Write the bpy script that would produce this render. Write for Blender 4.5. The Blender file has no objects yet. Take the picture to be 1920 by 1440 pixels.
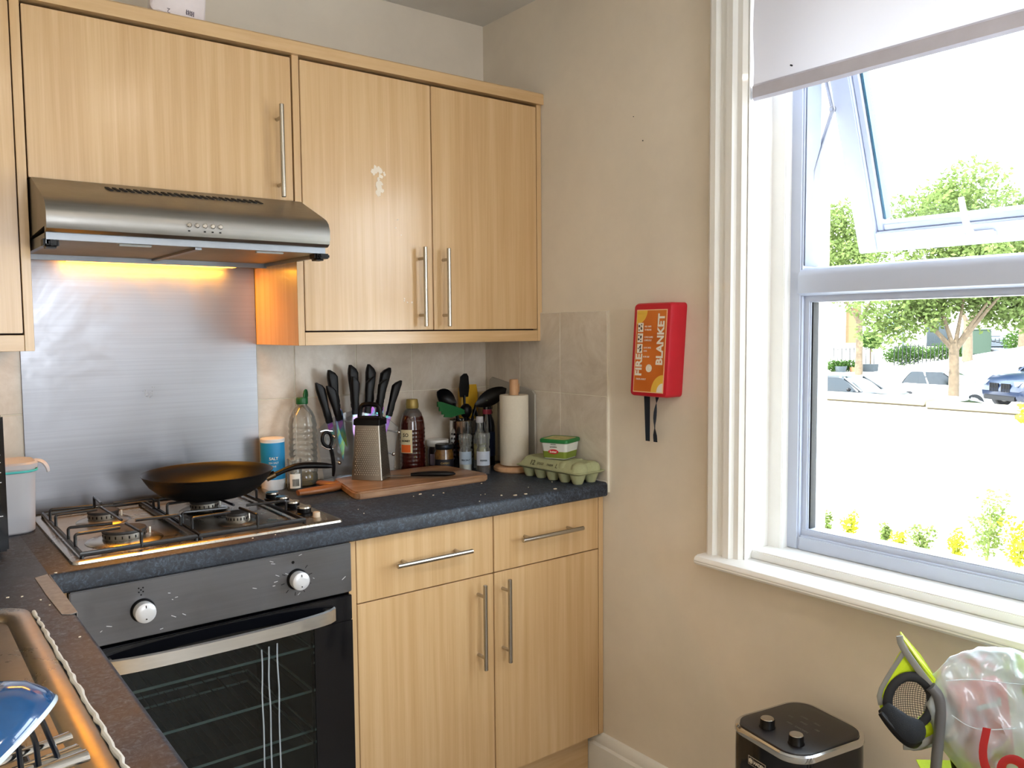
import bpy, bmesh, math, random
from math import sin, cos, pi, radians as R, atan2, sqrt
from mathutils import Matrix, Vector
random.seed(7)
SC = bpy.context.scene
COL = SC.collection

# ------------------------------------------------------------------ camera, world, sun, exposure
CAM_POS = Vector((-1.682, -2.3218, 1.3622))
YAW, PITCH, ROLL, FPX = .6578, -.0664, -.0085, 1551.66
fw = Vector((sin(YAW)*cos(PITCH), cos(YAW)*cos(PITCH), sin(PITCH)))
rt = Vector((cos(YAW), -sin(YAW), 0)); up = rt.cross(fw)
r2 = cos(ROLL)*rt + sin(ROLL)*up; u2 = -sin(ROLL)*rt + cos(ROLL)*up
cd = bpy.data.cameras.new('camera'); cam = bpy.data.objects.new('camera', cd); COL.objects.link(cam)
cd.sensor_width = 36; cd.lens = FPX*36/1920; cd.clip_start = .02; cd.clip_end = 400
cam.matrix_world = Matrix(((r2.x, u2.x, -fw.x, CAM_POS.x), (r2.y, u2.y, -fw.y, CAM_POS.y), (r2.z, u2.z, -fw.z, CAM_POS.z), (0, 0, 0, 1)))
SC.camera = cam

w = bpy.data.worlds.new('sky'); SC.world = w; w.use_nodes = True
nt = w.node_tree; nt.nodes.clear()
wo = nt.nodes.new('ShaderNodeOutputWorld'); bg = nt.nodes.new('ShaderNodeBackground')
tc = nt.nodes.new('ShaderNodeTexCoord'); sp = nt.nodes.new('ShaderNodeSeparateXYZ'); cr = nt.nodes.new('ShaderNodeValToRGB')
nt.links.new(tc.outputs['Generated'], sp.inputs[0]); nt.links.new(sp.outputs['Z'], cr.inputs[0])
cr.color_ramp.elements[0].position = 0.0; cr.color_ramp.elements[0].color = (.93, .97, 1, 1)
cr.color_ramp.elements[1].position = .6; cr.color_ramp.elements[1].color = (.72, .85, 1, 1)
nt.links.new(cr.outputs[0], bg.inputs[0]); nt.links.new(bg.outputs[0], wo.inputs[0])
bg.inputs[1].default_value = 5.0

def light(name, kind, loc, energy, color=(1, 1, 1), rot=(0, 0, 0), **kw):
    d = bpy.data.lights.new(name, kind); d.energy = energy; d.color = color
    for k, v in kw.items():
        try: setattr(d, k, v)
        except Exception: setattr(d.cycles, k, v)
    o = bpy.data.objects.new(name, d); o.location = loc; o.rotation_euler = rot; COL.objects.link(o)
    return o
sun = light('sun', 'SUN', (0, 0, 10), 7.0, (1, .97, .93), (R(40), 0, R(-100)), angle=R(1.0))
# portals: they only guide the sky light in through the two windows
p = light('window_portal', 'AREA', (.30, -1.78, 1.5), 1, rot=(0, R(90), 0), shape='RECTANGLE', size=1.45, size_y=1.35); p.data.cycles.is_portal = True
p = light('rear_window_portal', 'AREA', (-1.02, -4.49, 1.525), 1, rot=(R(90), 0, 0), shape='RECTANGLE', size=1.25, size_y=1.3); p.data.cycles.is_portal = True

vs = SC.view_settings
SC.display_settings.display_device = 'sRGB'
vs.view_transform = 'Standard'; vs.look = 'None'; vs.gamma = 1; vs.use_curve_mapping = False
vs.exposure = 1.28

# ------------------------------------------------------------------ materials
def lin(c):
    f = lambda v: v/12.92 if v <= .04045 else ((v+.055)/1.055)**2.4
    if isinstance(c, str): c = tuple(int(c[i:i+2], 16)/255 for i in (0, 2, 4))
    return (f(c[0]), f(c[1]), f(c[2]), 1)
class N:
    def __init__(s, name):
        s.m = bpy.data.materials.new(name); s.m.use_nodes = True; s.t = s.m.node_tree
        s.b = s.t.nodes['Principled BSDF']; s.out = s.t.nodes['Material Output']
    def n(s, kind, **kw):
        x = s.t.nodes.new('ShaderNode'+kind)
        for k, v in kw.items():
            if k.startswith('i_'):
                x.inputs[k[2:].replace('_', ' ')].default_value = v
            else: setattr(x, k, v)
        return x
    def l(s, a, b): s.t.links.new(a, b)
    def set(s, **kw):
        for k, v in kw.items(): s.b.inputs[k.replace('_', ' ')].default_value = v
    def coords(s, scale=(1, 1, 1), rnd=False):
        c = s.n('TexCoord'); mp = s.n('Mapping'); mp.inputs['Scale'].default_value = scale
        s.l(c.outputs['Object'], mp.inputs['Vector'])
        if rnd:
            oi = s.n('ObjectInfo'); cm = s.n('CombineXYZ'); mu = s.n('Math', operation='MULTIPLY'); mu.inputs[1].default_value = 37
            s.l(oi.outputs['Random'], mu.inputs[0]); s.l(mu.outputs[0], cm.inputs[0]); s.l(mu.outputs[0], cm.inputs[1]); s.l(mu.outputs[0], cm.inputs[2]); s.l(cm.outputs[0], mp.inputs['Location'])
        return mp.outputs[0]
    def noise(s, vec, scale, detail=4, rough=.6, dist=0):
        x = s.n('TexNoise'); x.inputs['Scale'].default_value = scale; x.inputs['Detail'].default_value = detail; x.inputs['Roughness'].default_value = rough; x.inputs['Distortion'].default_value = dist
        s.l(vec, x.inputs['Vector']); return x.outputs['Fac']
    def ramp(s, fac, stops):
        x = s.n('ValToRGB'); e = x.color_ramp.elements
        while len(e) > 1: e.remove(e[-1])
        e[0].position = stops[0][0]; e[0].color = lin(stops[0][1])
        for p, c in stops[1:]:
            k = e.new(p); k.color = lin(c)
        s.l(fac, x.inputs[0]); return x.outputs['Color']
    def vramp(s, fac, a, b, lo, hi):
        x = s.n('MapRange'); x.inputs['From Min'].default_value = a; x.inputs['From Max'].default_value = b; x.inputs['To Min'].default_value = lo; x.inputs['To Max'].default_value = hi
        s.l(fac, x.inputs['Value']); return x.outputs[0]
    def bump(s, h, strength=.2, dist=.001):
        x = s.n('Bump'); x.inputs['Strength'].default_value = strength; x.inputs['Distance'].default_value = dist
        s.l(h, x.inputs['Height']); s.l(x.outputs[0], s.b.inputs['Normal'])
def plain(name, col, rough=.5, metal=0, spec=.5, var=.06, scale=14, bump=0, alpha=1, trans=0, coat=0, ior=None):
    m = N(name); c = lin(col)
    v = m.coords(); f = m.noise(v, scale)
    mx = m.n('MixRGB', blend_type='MULTIPLY'); mx.inputs[0].default_value = 1
    mx.inputs[1].default_value = c
    g = m.n('MapRange'); g.inputs['From Min'].default_value = .3; g.inputs['From Max'].default_value = .7; g.inputs['To Min'].default_value = 1-var; g.inputs['To Max'].default_value = 1+var
    m.l(f, g.inputs['Value']); m.l(g.outputs[0], mx.inputs[2]); m.l(mx.outputs[0], m.b.inputs['Base Color'])
    m.set(Roughness=rough, Metallic=metal, Specular_IOR_Level=spec, Alpha=alpha, Transmission_Weight=trans, Coat_Weight=coat)
    if ior: m.set(IOR=ior)
    if bump: m.bump(f, bump)
    return m.m
def emis(name, col, strength):
    m = N(name); m.set(Base_Color=lin(col), Emission_Color=lin(col), Emission_Strength=strength, Roughness=.6); return m.m
def wood(name, stops, sc=(44, 44, 1.1), rough=.34, coat=.6, fine=1):
    m = N(name); v = m.coords(sc, rnd=True)
    a = m.noise(v, 1.0, 6, .62, .35)
    v2 = m.coords((sc[0]*7, sc[1]*7, sc[2]*4), rnd=True); b = m.noise(v2, 1.0, 3, .6)
    ad = m.n('Math', operation='MULTIPLY_ADD'); ad.inputs[1].default_value = .32*fine; m.l(b, ad.inputs[0]); m.l(a, ad.inputs[2])
    sb = m.n('Math', operation='SUBTRACT'); sb.inputs[1].default_value = .16*fine; m.l(ad.outputs[0], sb.inputs[0])
    m.l(m.ramp(sb.outputs[0], stops), m.b.inputs['Base Color'])
    m.set(Roughness=rough, Coat_Weight=coat, Coat_Roughness=.2); m.bump(b, .08, .0006)
    return m.m
OAK = [(.30, 'c8a271'), (.44, 'cfaa7a'), (.56, 'd5b283'), (.70, 'dbba8c')]
M = {}
M['oak'] = wood('oak_laminate', OAK)
M['oak_h'] = wood('oak_laminate_across', OAK, (1.3, 26, 26))
M['board'] = wood('acacia', [(.25, '6b4a30'), (.42, '8c6647'), (.58, 'a58060'), (.75, 'b8977a')], (2.2, 22, 22), .42, .1)
M['beech'] = wood('beech', [(.3, 'b98a62'), (.6, 'cfa37b'), (.8, 'dcb58e')], (14, 14, 3), .5, 0)
M['gap'] = plain('dark_gap', '2a1710', .9, var=0)

def wallmat(name, col, rough=.75):
    m = N(name); v = m.coords(); f = m.noise(v, 2.2, 6, .65); g = m.noise(v, 55, 3)
    c = lin(col); k = lambda s: tuple(min(1, x*s) for x in c[:3])+(1,)
    x = m.n('ValToRGB'); x.color_ramp.elements[0].position = .35; x.color_ramp.elements[0].color = k(.93); x.color_ramp.elements[1].position = .65; x.color_ramp.elements[1].color = k(1.04)
    m.l(f, x.inputs[0]); m.l(x.outputs[0], m.b.inputs['Base Color']); m.set(Roughness=rough, Specular_IOR_Level=.3); m.bump(g, .12, .001)
    return m.m
M['wall'] = wallmat('magnolia_paint', 'e8decf')
M['ceiling'] = wallmat('ceiling_paint', 'dedcd8')
M['gloss'] = plain('white_gloss_paint', 'f2f2f0', .3, coat=.2, var=.02)
M['upvc'] = plain('white_upvc', 'c2cbdf', .28, var=.01)
M['grout'] = plain('pale_grout', 'e9e4d4', .8)
def tilemat():
    m = N('cream_tile'); v = m.coords(rnd=False); f = m.noise(v, 6, 7, .7, .6); g = m.noise(v, 30, 4)
    m.l(m.ramp(f, [(.3, 'c2b6a6'), (.5, 'd6ccbe'), (.7, 'e6dfd4')]), m.b.inputs['Base Color']); m.set(Roughness=.3, Coat_Weight=.1); m.bump(g, .06); return m.m
M['tile'] = tilemat()
def worktop():
    m = N('slate_laminate'); v = m.coords(); f = m.noise(v, 95, 6, .75, 1.2); g = m.noise(v, 5, 4)
    ad = m.n('Math', operation='MULTIPLY_ADD'); ad.inputs[1].default_value = .35; m.l(g, ad.inputs[0]); m.l(f, ad.inputs[2])
    m.l(m.ramp(ad.outputs[0], [(.5, '1c2028'), (.68, '2b313b'), (.8, '434e5c'), (.95, '74828f')]), m.b.inputs['Base Color'])
    m.l(m.vramp(g, .3, .7, .36, .52), m.b.inputs['Roughness']); m.set(Specular_IOR_Level=.38); m.bump(f, .1, .0006); return m.m
M['worktop'] = worktop()
def steel(name, base='b9b9b8', rough=.3, axis=(3, 160, 160), smear=True, rlo=None, bs=.05):
    m = N(name); v = m.coords(axis); a = m.noise(v, 1, 3, .6); v2 = m.coords(); b = m.noise(v2, 5, 6, .7, .8)
    c = lin(base); x = m.n('ValToRGB'); x.color_ramp.elements[0].position = .3; x.color_ramp.elements[0].color = tuple(q*.9 for q in c[:3])+(1,); x.color_ramp.elements[1].position = .7; x.color_ramp.elements[1].color = c
    m.l(a, x.inputs[0]); m.l(x.outputs[0], m.b.inputs['Base Color']); m.set(Metallic=1)
    m.l(m.vramp(b, .3, .7, rough-.07, rough+.1), m.b.inputs['Roughness']); m.bump(a, bs, .0004); return m.m
M['steel'] = steel('brushed_steel', 'c2c2c4', .3)
M['splash'] = steel('splashback_steel', '96989f', .33, (2.5, 200, 200), bs=.04)
M['hood'] = steel('hood_steel', '93918e', .36)
M['oven_steel'] = steel('oven_panel_steel', '78797d', .38)
M['hob_steel'] = steel('hob_steel', 'b5aea4', .28, (60, 60, 60))
M['chrome'] = plain('chrome', 'd6d6d6', .12, 1, var=.01)
M['nickel'] = plain('satin_nickel', 'b8b2a8', .26, 1, var=.03)
M['black_iron'] = plain('black_enamel', '16161a', .32, coat=.2)
M['burner'] = plain('burner_cap', '2e2c2c', .55, var=.3, scale=60)
M['alu'] = plain('cast_aluminium', 'a9a59f', .42, 1, var=.12, scale=60)
M['pan_in'] = plain('nonstick_coating', '0f0f11', .42, spec=.35)
M['pan_out'] = plain('pan_enamel', '0d0d10', .4)
M['black'] = plain('black_plastic', '050508', .38, spec=.25, var=.1)
M['blackgloss'] = plain('black_gloss', '0a0b10', .08, var=0)
M['black_matte'] = plain('black_rubber', '15161a', .7)
M['white'] = plain('white_plastic', 'e9e9ea', .35, var=.02)
M['label_white'] = plain('white_print', 'f1ece0', .6, var=.02)
M['red'] = plain('red_plastic', 'c4182c', .42, var=.05)
M['lamp'] = emis('warm_diffuser', (1, .66, .22), 5)
M['green'] = plain('green_plastic', '0d5a2b', .4)
M['navy'] = plain('navy_webbing', '14202e', .8)
def glassmat(name, tint=(1, 1, 1), refl=.12, rough=0.0, dens=0.0, base=None):
    m = N(name); tr = m.n('BsdfTransparent'); gl = m.n('BsdfGlossy'); mx = m.n('MixShader'); fr = m.n('Fresnel'); fr.inputs[0].default_value = 1.45
    ml = m.n('Math', operation='MULTIPLY'); ml.inputs[1].default_value = refl/.04*.35; ml.use_clamp = True
    tr.inputs[0].default_value = (*tint, 1); gl.inputs['Roughness'].default_value = rough; gl.inputs[0].default_value = (1, 1, 1, 1)
    m.l(fr.outputs[0], ml.inputs[0]); m.l(ml.outputs[0], mx.inputs[0]); m.l(tr.outputs[0], mx.inputs[1]); m.l(gl.outputs[0], mx.inputs[2])
    last = mx
    if base:
        df = m.n('BsdfDiffuse'); df.inputs[0].default_value = lin(base); m2 = m.n('MixShader'); m2.inputs[0].default_value = dens
        m.l(mx.outputs[0], m2.inputs[1]); m.l(df.outputs[0], m2.inputs[2]); last = m2
    m.l(last.outputs[0], m.out.inputs[0]); return m.m
M['pane'] = glassmat('window_glass', (.97, .985, .98), .04)
M['oven_glass'] = glassmat('tinted_oven_glass', (.52, .60, .62), .10, .03)
M['clear'] = glassmat('clear_plastic', (.93, .95, .95), .14, .05, .10, 'd8dcd8')
M['acrylic'] = glassmat('acrylic', (.93, .95, .97), .16, .02, .05, 'dfe6ee')
M['oil'] = glassmat('cooking_oil', (.82, .70, .12), .10, .02, .12, '8f7a14')
M['frost'] = glassmat('frosted_plastic', (.88, .89, .92), .10, .25, .55, 'e4e4ea')
M['bagfilm'] = glassmat('bag_film', (.92, .96, .97), .24, .14, .42, 'dbe7ec')
M['honey'] = plain('dark_syrup', '3a0f0a', .12, coat=.6)

# ------------------------------------------------------------------ geometry helpers
def nb(): return bmesh.new()
def merge(dst, src, mat=None):
    if mat is not None: bmesh.ops.transform(src, matrix=mat, verts=src.verts)
    me = bpy.data.meshes.new('t'); src.to_mesh(me); src.free(); dst.from_mesh(me); bpy.data.meshes.remove(me); return dst
def box(bm, x0, x1, y0, y1, z0, z1, bev=0, seg=2, mat=None):
    s = nb(); bmesh.ops.create_cube(s, size=1)
    for v in s.verts: v.co = Vector(((x0+x1)/2+v.co.x*(x1-x0), (y0+y1)/2+v.co.y*(y1-y0), (z0+z1)/2+v.co.z*(z1-z0)))
    if bev > 0: bmesh.ops.bevel(s, geom=s.edges[:], offset=bev, segments=seg, affect='EDGES', clamp_overlap=True)
    return merge(bm, s, mat)
def rings(bm, rs, cap=True, closed=True, mat=None):
    s = nb(); vr = [[s.verts.new(p) for p in r] for r in rs]; n = len(vr[0])
    for a, b in zip(vr, vr[1:]):
        for i in range(n if closed else n-1):
            j = (i+1) % n
            try: s.faces.new((a[i], a[j], b[j], b[i]))
            except ValueError: pass
    if cap and closed:
        for r in (vr[0], vr[-1]):
            try: s.faces.new(r)
            except ValueError: pass
    bmesh.ops.remove_doubles(s, verts=s.verts, dist=1e-6)
    bmesh.ops.recalc_face_normals(s, faces=s.faces)
    return merge(bm, s, mat)
def lathe(bm, prof, c=(0, 0, 0), seg=32, mat=None, sx=1, sy=1):
    rs = [[(c[0]+r*sx*cos(2*pi*i/seg), c[1]+r*sy*sin(2*pi*i/seg), c[2]+z) for i in range(seg)] for r, z in prof]
    return rings(bm, rs, mat=mat)
def cyl(bm, c, r, h, seg=24, axis='z', bev=0, mat=None):
    pr = [(r-bev, 0), (r, bev), (r, h-bev), (r-bev, h)] if bev else [(r, 0), (r, h)]
    s = lathe(nb(), pr, seg=seg)
    mm = {'z': Matrix(), 'x': Matrix.Rotation(R(90), 4, 'Y'), 'y': Matrix.Rotation(R(-90), 4, 'X'), '-y': Matrix.Rotation(R(90), 4, 'X'), '-x': Matrix.Rotation(R(-90), 4, 'Y')}[axis]
    s.transform(Matrix.Translation(c) @ mm); return merge(bm, s, mat)
def smooth_path(pts, it=2, closed=False):
    P = [Vector(p) for p in pts]
    for _ in range(it):
        Q = [] if closed else [P[0]]
        n = len(P)
        for i in range(n if closed else n-1):
            a, b = P[i], P[(i+1) % n]; Q += [a*.75+b*.25, a*.25+b*.75]
        if not closed: Q.append(P[-1])
        P = Q
    return P
def tube(bm, pts, r, seg=10, closed=False, flat=1, upv=(0, 0, 1), mat=None):
    P = [Vector(p) for p in pts]; n = len(P); rs = []; rad = r if isinstance(r, (list, tuple)) else [r]*n
    if len(rad) != n: rad = [rad[min(len(rad)-1, int(i/(n-1)*(len(rad)-1)+.0))]*(1-((i/(n-1)*(len(rad)-1)) % 1)) + rad[min(len(rad)-1, int(i/(n-1)*(len(rad)-1))+1)]*((i/(n-1)*(len(rad)-1)) % 1) for i in range(n)]
    U = Vector(upv)
    for i in range(n):
        if closed: t = P[(i+1) % n]-P[i-1]
        else: t = P[min(i+1, n-1)]-P[max(i-1, 0)]
        t.normalize()
        if abs(t.dot(U)) > .95 and i == 0: U = Vector((1, 0, 0)) if abs(t.x) < .9 else Vector((0, 1, 0))
        a = t.cross(U)
        if a.length < 1e-4: a = t.cross(Vector((.3, .9, .1)))
        a.normalize(); b = a.cross(t).normalized(); U = b
        rs.append([P[i]+rad[i]*(a*cos(2*pi*k/seg)+b*flat*sin(2*pi*k/seg)) for k in range(seg)])
    if closed: rs.append(rs[0])
    return rings(bm, rs, cap=not closed, mat=mat)
def prism(bm, poly, axis, a, b, bev=0, seg=2, mat=None):
    def mk(p, t):
        if axis == 'x': return (t, p[0], p[1])
        if axis == 'y': return (p[0], t, p[1])
        return (p[0], p[1], t)
    s = nb(); va = [s.verts.new(mk(p, a)) for p in poly]; vb = [s.verts.new(mk(p, b)) for p in poly]; n = len(poly)
    for i in range(n): s.faces.new((va[i], va[(i+1) % n], vb[(i+1) % n], vb[i]))
    s.faces.new(va); s.faces.new(vb); bmesh.ops.recalc_face_normals(s, faces=s.faces)
    if bev: bmesh.ops.bevel(s, geom=s.edges[:], offset=bev, segments=seg, affect='EDGES', clamp_overlap=True)
    return merge(bm, s, mat)
def rrect(hx, hy, r, n=6, cx=0, cy=0):
    out = []
    for sx, sy, a0 in ((1, 1, 0), (-1, 1, 90), (-1, -1, 180), (1, -1, 270)):
        for k in range(n+1):
            a = R(a0+90*k/n); out.append((cx+sx*(hx-r)+r*cos(a), cy+sy*(hy-r)+r*sin(a)))
    return out
def rloft(bm, secs, n=6, mat=None):   # secs: (hx, hy, r, z[, cx, cy])
    rs = []
    for s in secs:
        cx, cy = (s[4], s[5]) if len(s) > 4 else (0, 0)
        rs.append([(x, y, s[3]) for x, y in rrect(s[0], s[1], min(s[2], s[0]*.999, s[1]*.999), n, cx, cy)])
    return rings(bm, rs, mat=mat)
def text(bm, s, size, mat, ext=.0004, align='CENTER', xs=1.0, bold=0):
    c = bpy.data.curves.new('f', 'FONT'); c.body = s; c.size = size; c.align_x = align; c.align_y = 'CENTER'; c.extrude = ext; c.resolution_u = 2; c.offset = bold
    o = bpy.data.objects.new('f', c); COL.objects.link(o)
    bpy.context.view_layer.update()
    dg = bpy.context.evaluated_depsgraph_get(); me = bpy.data.meshes.new_from_object(o.evaluated_get(dg))
    t = nb(); t.from_mesh(me); bpy.data.meshes.remove(me); bpy.data.objects.remove(o); bpy.data.curves.remove(c)
    t.transform(Matrix.Diagonal((xs, 1, 1, 1))); t.transform(mat); return merge(bm, t)
def face_mat(origin, right, upv):   # local x->right, y->up, z->out
    r_ = Vector(right).normalized(); u_ = Vector(upv).normalized(); n_ = r_.cross(u_)
    return Matrix(((r_.x, u_.x, n_.x, origin[0]), (r_.y, u_.y, n_.y, origin[1]), (r_.z, u_.z, n_.z, origin[2]), (0, 0, 0, 1)))
def TR(loc, rz=0, rx=0, ry=0): return Matrix.Translation(loc) @ Matrix.Rotation(rz, 4, 'Z') @ Matrix.Rotation(ry, 4, 'Y') @ Matrix.Rotation(rx, 4, 'X')

def worldorg(o):
    v = Vector((0, 0, 0))
    while o: v += o.location; o = o.parent
    return v
def mkobj(name, bm, mat, org, ang=38):
    me = bpy.data.meshes.new(name)
    bm.transform(Matrix.Translation(-org)); bm.normal_update()
    th = R(ang)
    for e in bm.edges:
        e.smooth = len(e.link_faces) == 2 and e.calc_face_angle(0) < th
    for f in bm.faces: f.smooth = True
    bm.to_mesh(me); bm.free()
    for m in (mat if isinstance(mat, (list, tuple)) else [mat]): me.materials.append(M[m] if isinstance(m, str) else m)
    o = bpy.data.objects.new(name, me); COL.objects.link(o); return o
def T(name, label, cat, loc, group=None):
    o = bpy.data.objects.new(name, None); o.location = loc; o.empty_display_size = .05; COL.objects.link(o)
    o['label'] = label; o['category'] = cat
    if group: o['group'] = group
    return o
def P(name, bm, mat, parent, label=None, ang=38, kind=None):
    o = mkobj(name, bm, mat, worldorg(parent), ang); o.parent = parent
    if label: o['label'] = label
    if kind: o['kind'] = kind
    return o
def S(name, bm, mat, label, cat, loc=None, group=None, ang=38, kind=None):
    if loc is None:
        xs = [v.co for v in bm.verts]; loc = Vector((sum(v.x for v in xs)/len(xs), sum(v.y for v in xs)/len(xs), min(v.z for v in xs)))
    loc = Vector(loc); o = mkobj(name, bm, mat, loc, ang); o.location = loc
    o['label'] = label; o['category'] = cat
    if group: o['group'] = group
    if kind: o['kind'] = kind
    return o
def ST(name, bm, mat, parent=None, ang=38):
    if parent: return P(name, bm, mat, parent, ang=ang)
    o = mkobj(name, bm, mat, Vector((0, 0, 0)), ang); o['kind'] = 'structure'; return o
def copytree(o, parent=None):
    c = o.copy(); COL.objects.link(c)
    if parent is not None: c.parent = parent
    for ch in list(o.children): copytree(ch, c)
    return c
W = .915     # worktop height

# ------------------------------------------------------------------ the room
RX0, RY0, CZ = -2.06, -4.4, 2.38
ST('floor', box(nb(), RX0-.1, .45, RY0-.1, .1, -.1, 0), plain('floor_vinyl', 'a29d94', .5))
ST('ceiling', box(nb(), RX0-.1, .1, RY0-.1, .1, CZ, CZ+.1), 'ceiling')
ST('wall_back', box(nb(), RX0-.1, 0.0, 0, .1, -.1, CZ), 'wall')
ST('wall_left', box(nb(), RX0-.1, RX0, RY0, 0, 0, CZ), 'wall')
WY0, WY1, WZ0, WZ1 = -2.45, -1.075, .785, 2.22
b = nb()
box(b, 0, .36, WY1, .1, -.1, CZ); box(b, 0, .36, RY0, WY0, -.1, CZ); box(b, 0, .36, WY0, WY1, -.1, WZ0-.02); box(b, 0, .36, WY0, WY1, WZ1, CZ)
ST('wall_right', b, 'wall')
b = nb()   # wall behind the photographer, with a window
box(b, RX0, -1.50, RY0-.1, RY0, 0, CZ); box(b, -.48, 0.001, RY0-.1, RY0, 0, CZ); box(b, -1.50, -.48, RY0-.1, RY0, 0, .90); box(b, -1.50, -.48, RY0-.1, RY0, 2.15, CZ)
ST('wall_rear', b, 'wall')
b = nb(); box(b, -1.50, -1.44, RY0-.08, RY0-.02, .90, 2.15); box(b, -.54, -.48, RY0-.08, RY0-.02, .90, 2.15); box(b, -1.44, -.54, RY0-.08, RY0-.02, .90, .96); box(b, -1.44, -.54, RY0-.08, RY0-.02, 2.09, 2.15); box(b, -1.045, -.995, RY0-.08, RY0-.02, .96, 2.09)
ST('window_2', b, 'upvc')

# tiles round the worktop
b = nb()
xs = [-2.05, -1.902, -1.702, -1.502, -1.302, -1.102, -.902, -.702, -.502, -.302, -.102, -.008]
zs = [W-.03, W+.003, 1.165, 1.413]
for x0, x1 in zip(xs, xs[1:]):
    for z0, z1 in zip(zs, zs[1:]): box(b, x0+.0012, x1-.0012, -.009, -.001, z0+.0012, z1-.0012, .001, 1)
ys = [-.605, -.4, -.2, -.009]
for y0, y1 in zip(ys, ys[1:]):
    for z0, z1 in zip(zs, zs[1:]): box(b, -.009, -.001, y0+.0012, y1-.0012, z0+.0012, z1-.0012, .001, 1)
tl = ST('trim_1', b, 'tile')
b = nb(); box(b, -2.05, 0, -.0075, 0, W-.03, 1.412); box(b, -.0075, 0, -.606, -.0075, W-.03, 1.413)
ST('grout', b, 'grout', tl)

# skirting on the right wall
prof = [(0, 0), (-.020, 0), (-.020, .115), (-.014, .122), (-.016, .135), (-.008, .15), (0, .152)]
ST('baseboard_right', prism(nb(), prof, 'y', RY0, -.53), 'gloss')

# ------------------------------------------------------------------ window in the right wall
prof = [(0, -.975), (-.018, -.975), (-.026, -.985), (-.026, -1.0), (-.014, -1.006), (-.014, -1.022), (-.022, -1.028), (-.022, -1.046), (-.010, -1.052), (-.010, -1.066), (0, -1.075), (.01, -1.075), (.01, -.975)]
b = prism(nb(), prof, 'z', WZ0, CZ-.002)
prof2 = [(x, WY0*2 - (y+2*WY1-2*WY1) if False else 2*((WY0+WY1)/2)-y) for x, y in prof]
prism(b, prof2, 'z', WZ0, CZ-.002)
box(b, -.022, .0, WY0-.09, -.98, 2.25, 2.375, .004)
ST('trim_2', b, 'gloss')
b = nb()   # linings of the reveal
box(b, .001, .10, WY1-.003, WY1+.012, WZ0, WZ1); box(b, .095, .135, WY1-.042, WY1+.01, WZ0, WZ1, .002)
box(b, .001, .10, WY0-.012, WY0+.003, WZ0, WZ1); box(b, .095, .135, WY0, WY0+.042, WZ0, WZ1, .002)
box(b, .001, .135, WY0+.003, WY1-.003, WZ1-.012, WZ1+.01)
ST('trim_3', b, 'gloss')
# sill board with rounded nose, and the inner ledge
nose = [(-.062, .772), (-.058, .764), (-.045, .761), (.02, .761), (.02, .787), (-.052, .787), (-.059, .782)]
b = prism(nb(), nose, 'y', WY0-.1, -.968, .003, 2)
box(b, .015, .14, WY0, WY1, .765, .787); box(b, .028, .14, WY0+.001, WY1-.001, .786, .808, .003)
ST('trim_4', b, 'gloss')
# uPVC frame
FX, FY1, FY0, FZ0, FZ1 = .12, -1.112, -2.42, .806, 2.19
win = bpy.data.objects.new('window_1', None); win['kind'] = 'structure'; COL.objects.link(win)
def frame_rect(bm, y0, y1, z0, z1, wd, x0, x1, bead=.016):
    # picture frame of stepped section: outer face at x0, bead set back
    for (a, c, e, f) in ((y0, y0+wd, z0, z1), (y1-wd, y1, z0, z1), (y0+wd, y1-wd, z0, z0+wd), (y0+wd, y1-wd, z1-wd, z1)):
        box(bm, x0, x1, a, c, e, f, .003, 2)
    w2 = wd+bead
    for (a, c, e, f) in ((y0+wd, y0+w2, z0+wd, z1-wd), (y1-w2, y1-wd, z0+wd, z1-wd), (y0+w2, y1-w2, z0+wd, z0+w2), (y0+w2, y1-w2, z1-w2, z1-wd)):
        box(bm, x0+.012, x1, a, c, e, f, .003, 1)
TZ0, TZ1 = 1.437, 1.505
b = nb()
box(b, FX, FX+.07, FY1-.036, FY1, FZ0, FZ1, .004); box(b, FX, FX+.07, FY0, FY0+.036, FZ0, FZ1, .004)
box(b, FX, FX+.07, FY0+.036, FY1-.036, FZ0, FZ0+.038, .004); box(b, FX, FX+.07, FY0+.036, FY1-.036, FZ1-.038, FZ1, .004)
ST('frame', b, 'upvc', win)
b = nb()
for (y0_, y1_) in ((FY1-.052, FY1-.034), (FY0+.034, FY0+.052)): box(b, FX+.0145, FX+.06, y0_, y1_, FZ0+.036, TZ0-.003, .003)
box(b, FX+.013, FX+.06, FY0+.036, FY1-.034, FZ0+.034, FZ0+.054, .003)
box(b, FX+.013, FX+.06, FY0+.036, FY1-.034, TZ0-.016, TZ0+.004, .003)
ST('glazing_bead', b, 'upvc', win)
b = nb(); prism(b, [(FX-.006, TZ0+.006), (FX-.006, TZ1-.02), (FX+.002, TZ1-.006), (FX+.012, TZ1), (FX+.075, TZ1), (FX+.075, TZ0), (FX+.004, TZ0)], 'y', FY0+.03, FY1-.03)
ST('transom', b, 'upvc', win)
ST('pane', box(nb(), FX+.03, FX+.034, FY0+.045, FY1-.045, FZ0+.05, TZ0-.01), 'pane', win)
b = nb(); box(b, FX+.022, FX+.045, FY1-.056, FY1-.050, FZ0+.05, TZ0-.014); ST('gasket', b, 'black_matte', win)
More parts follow.
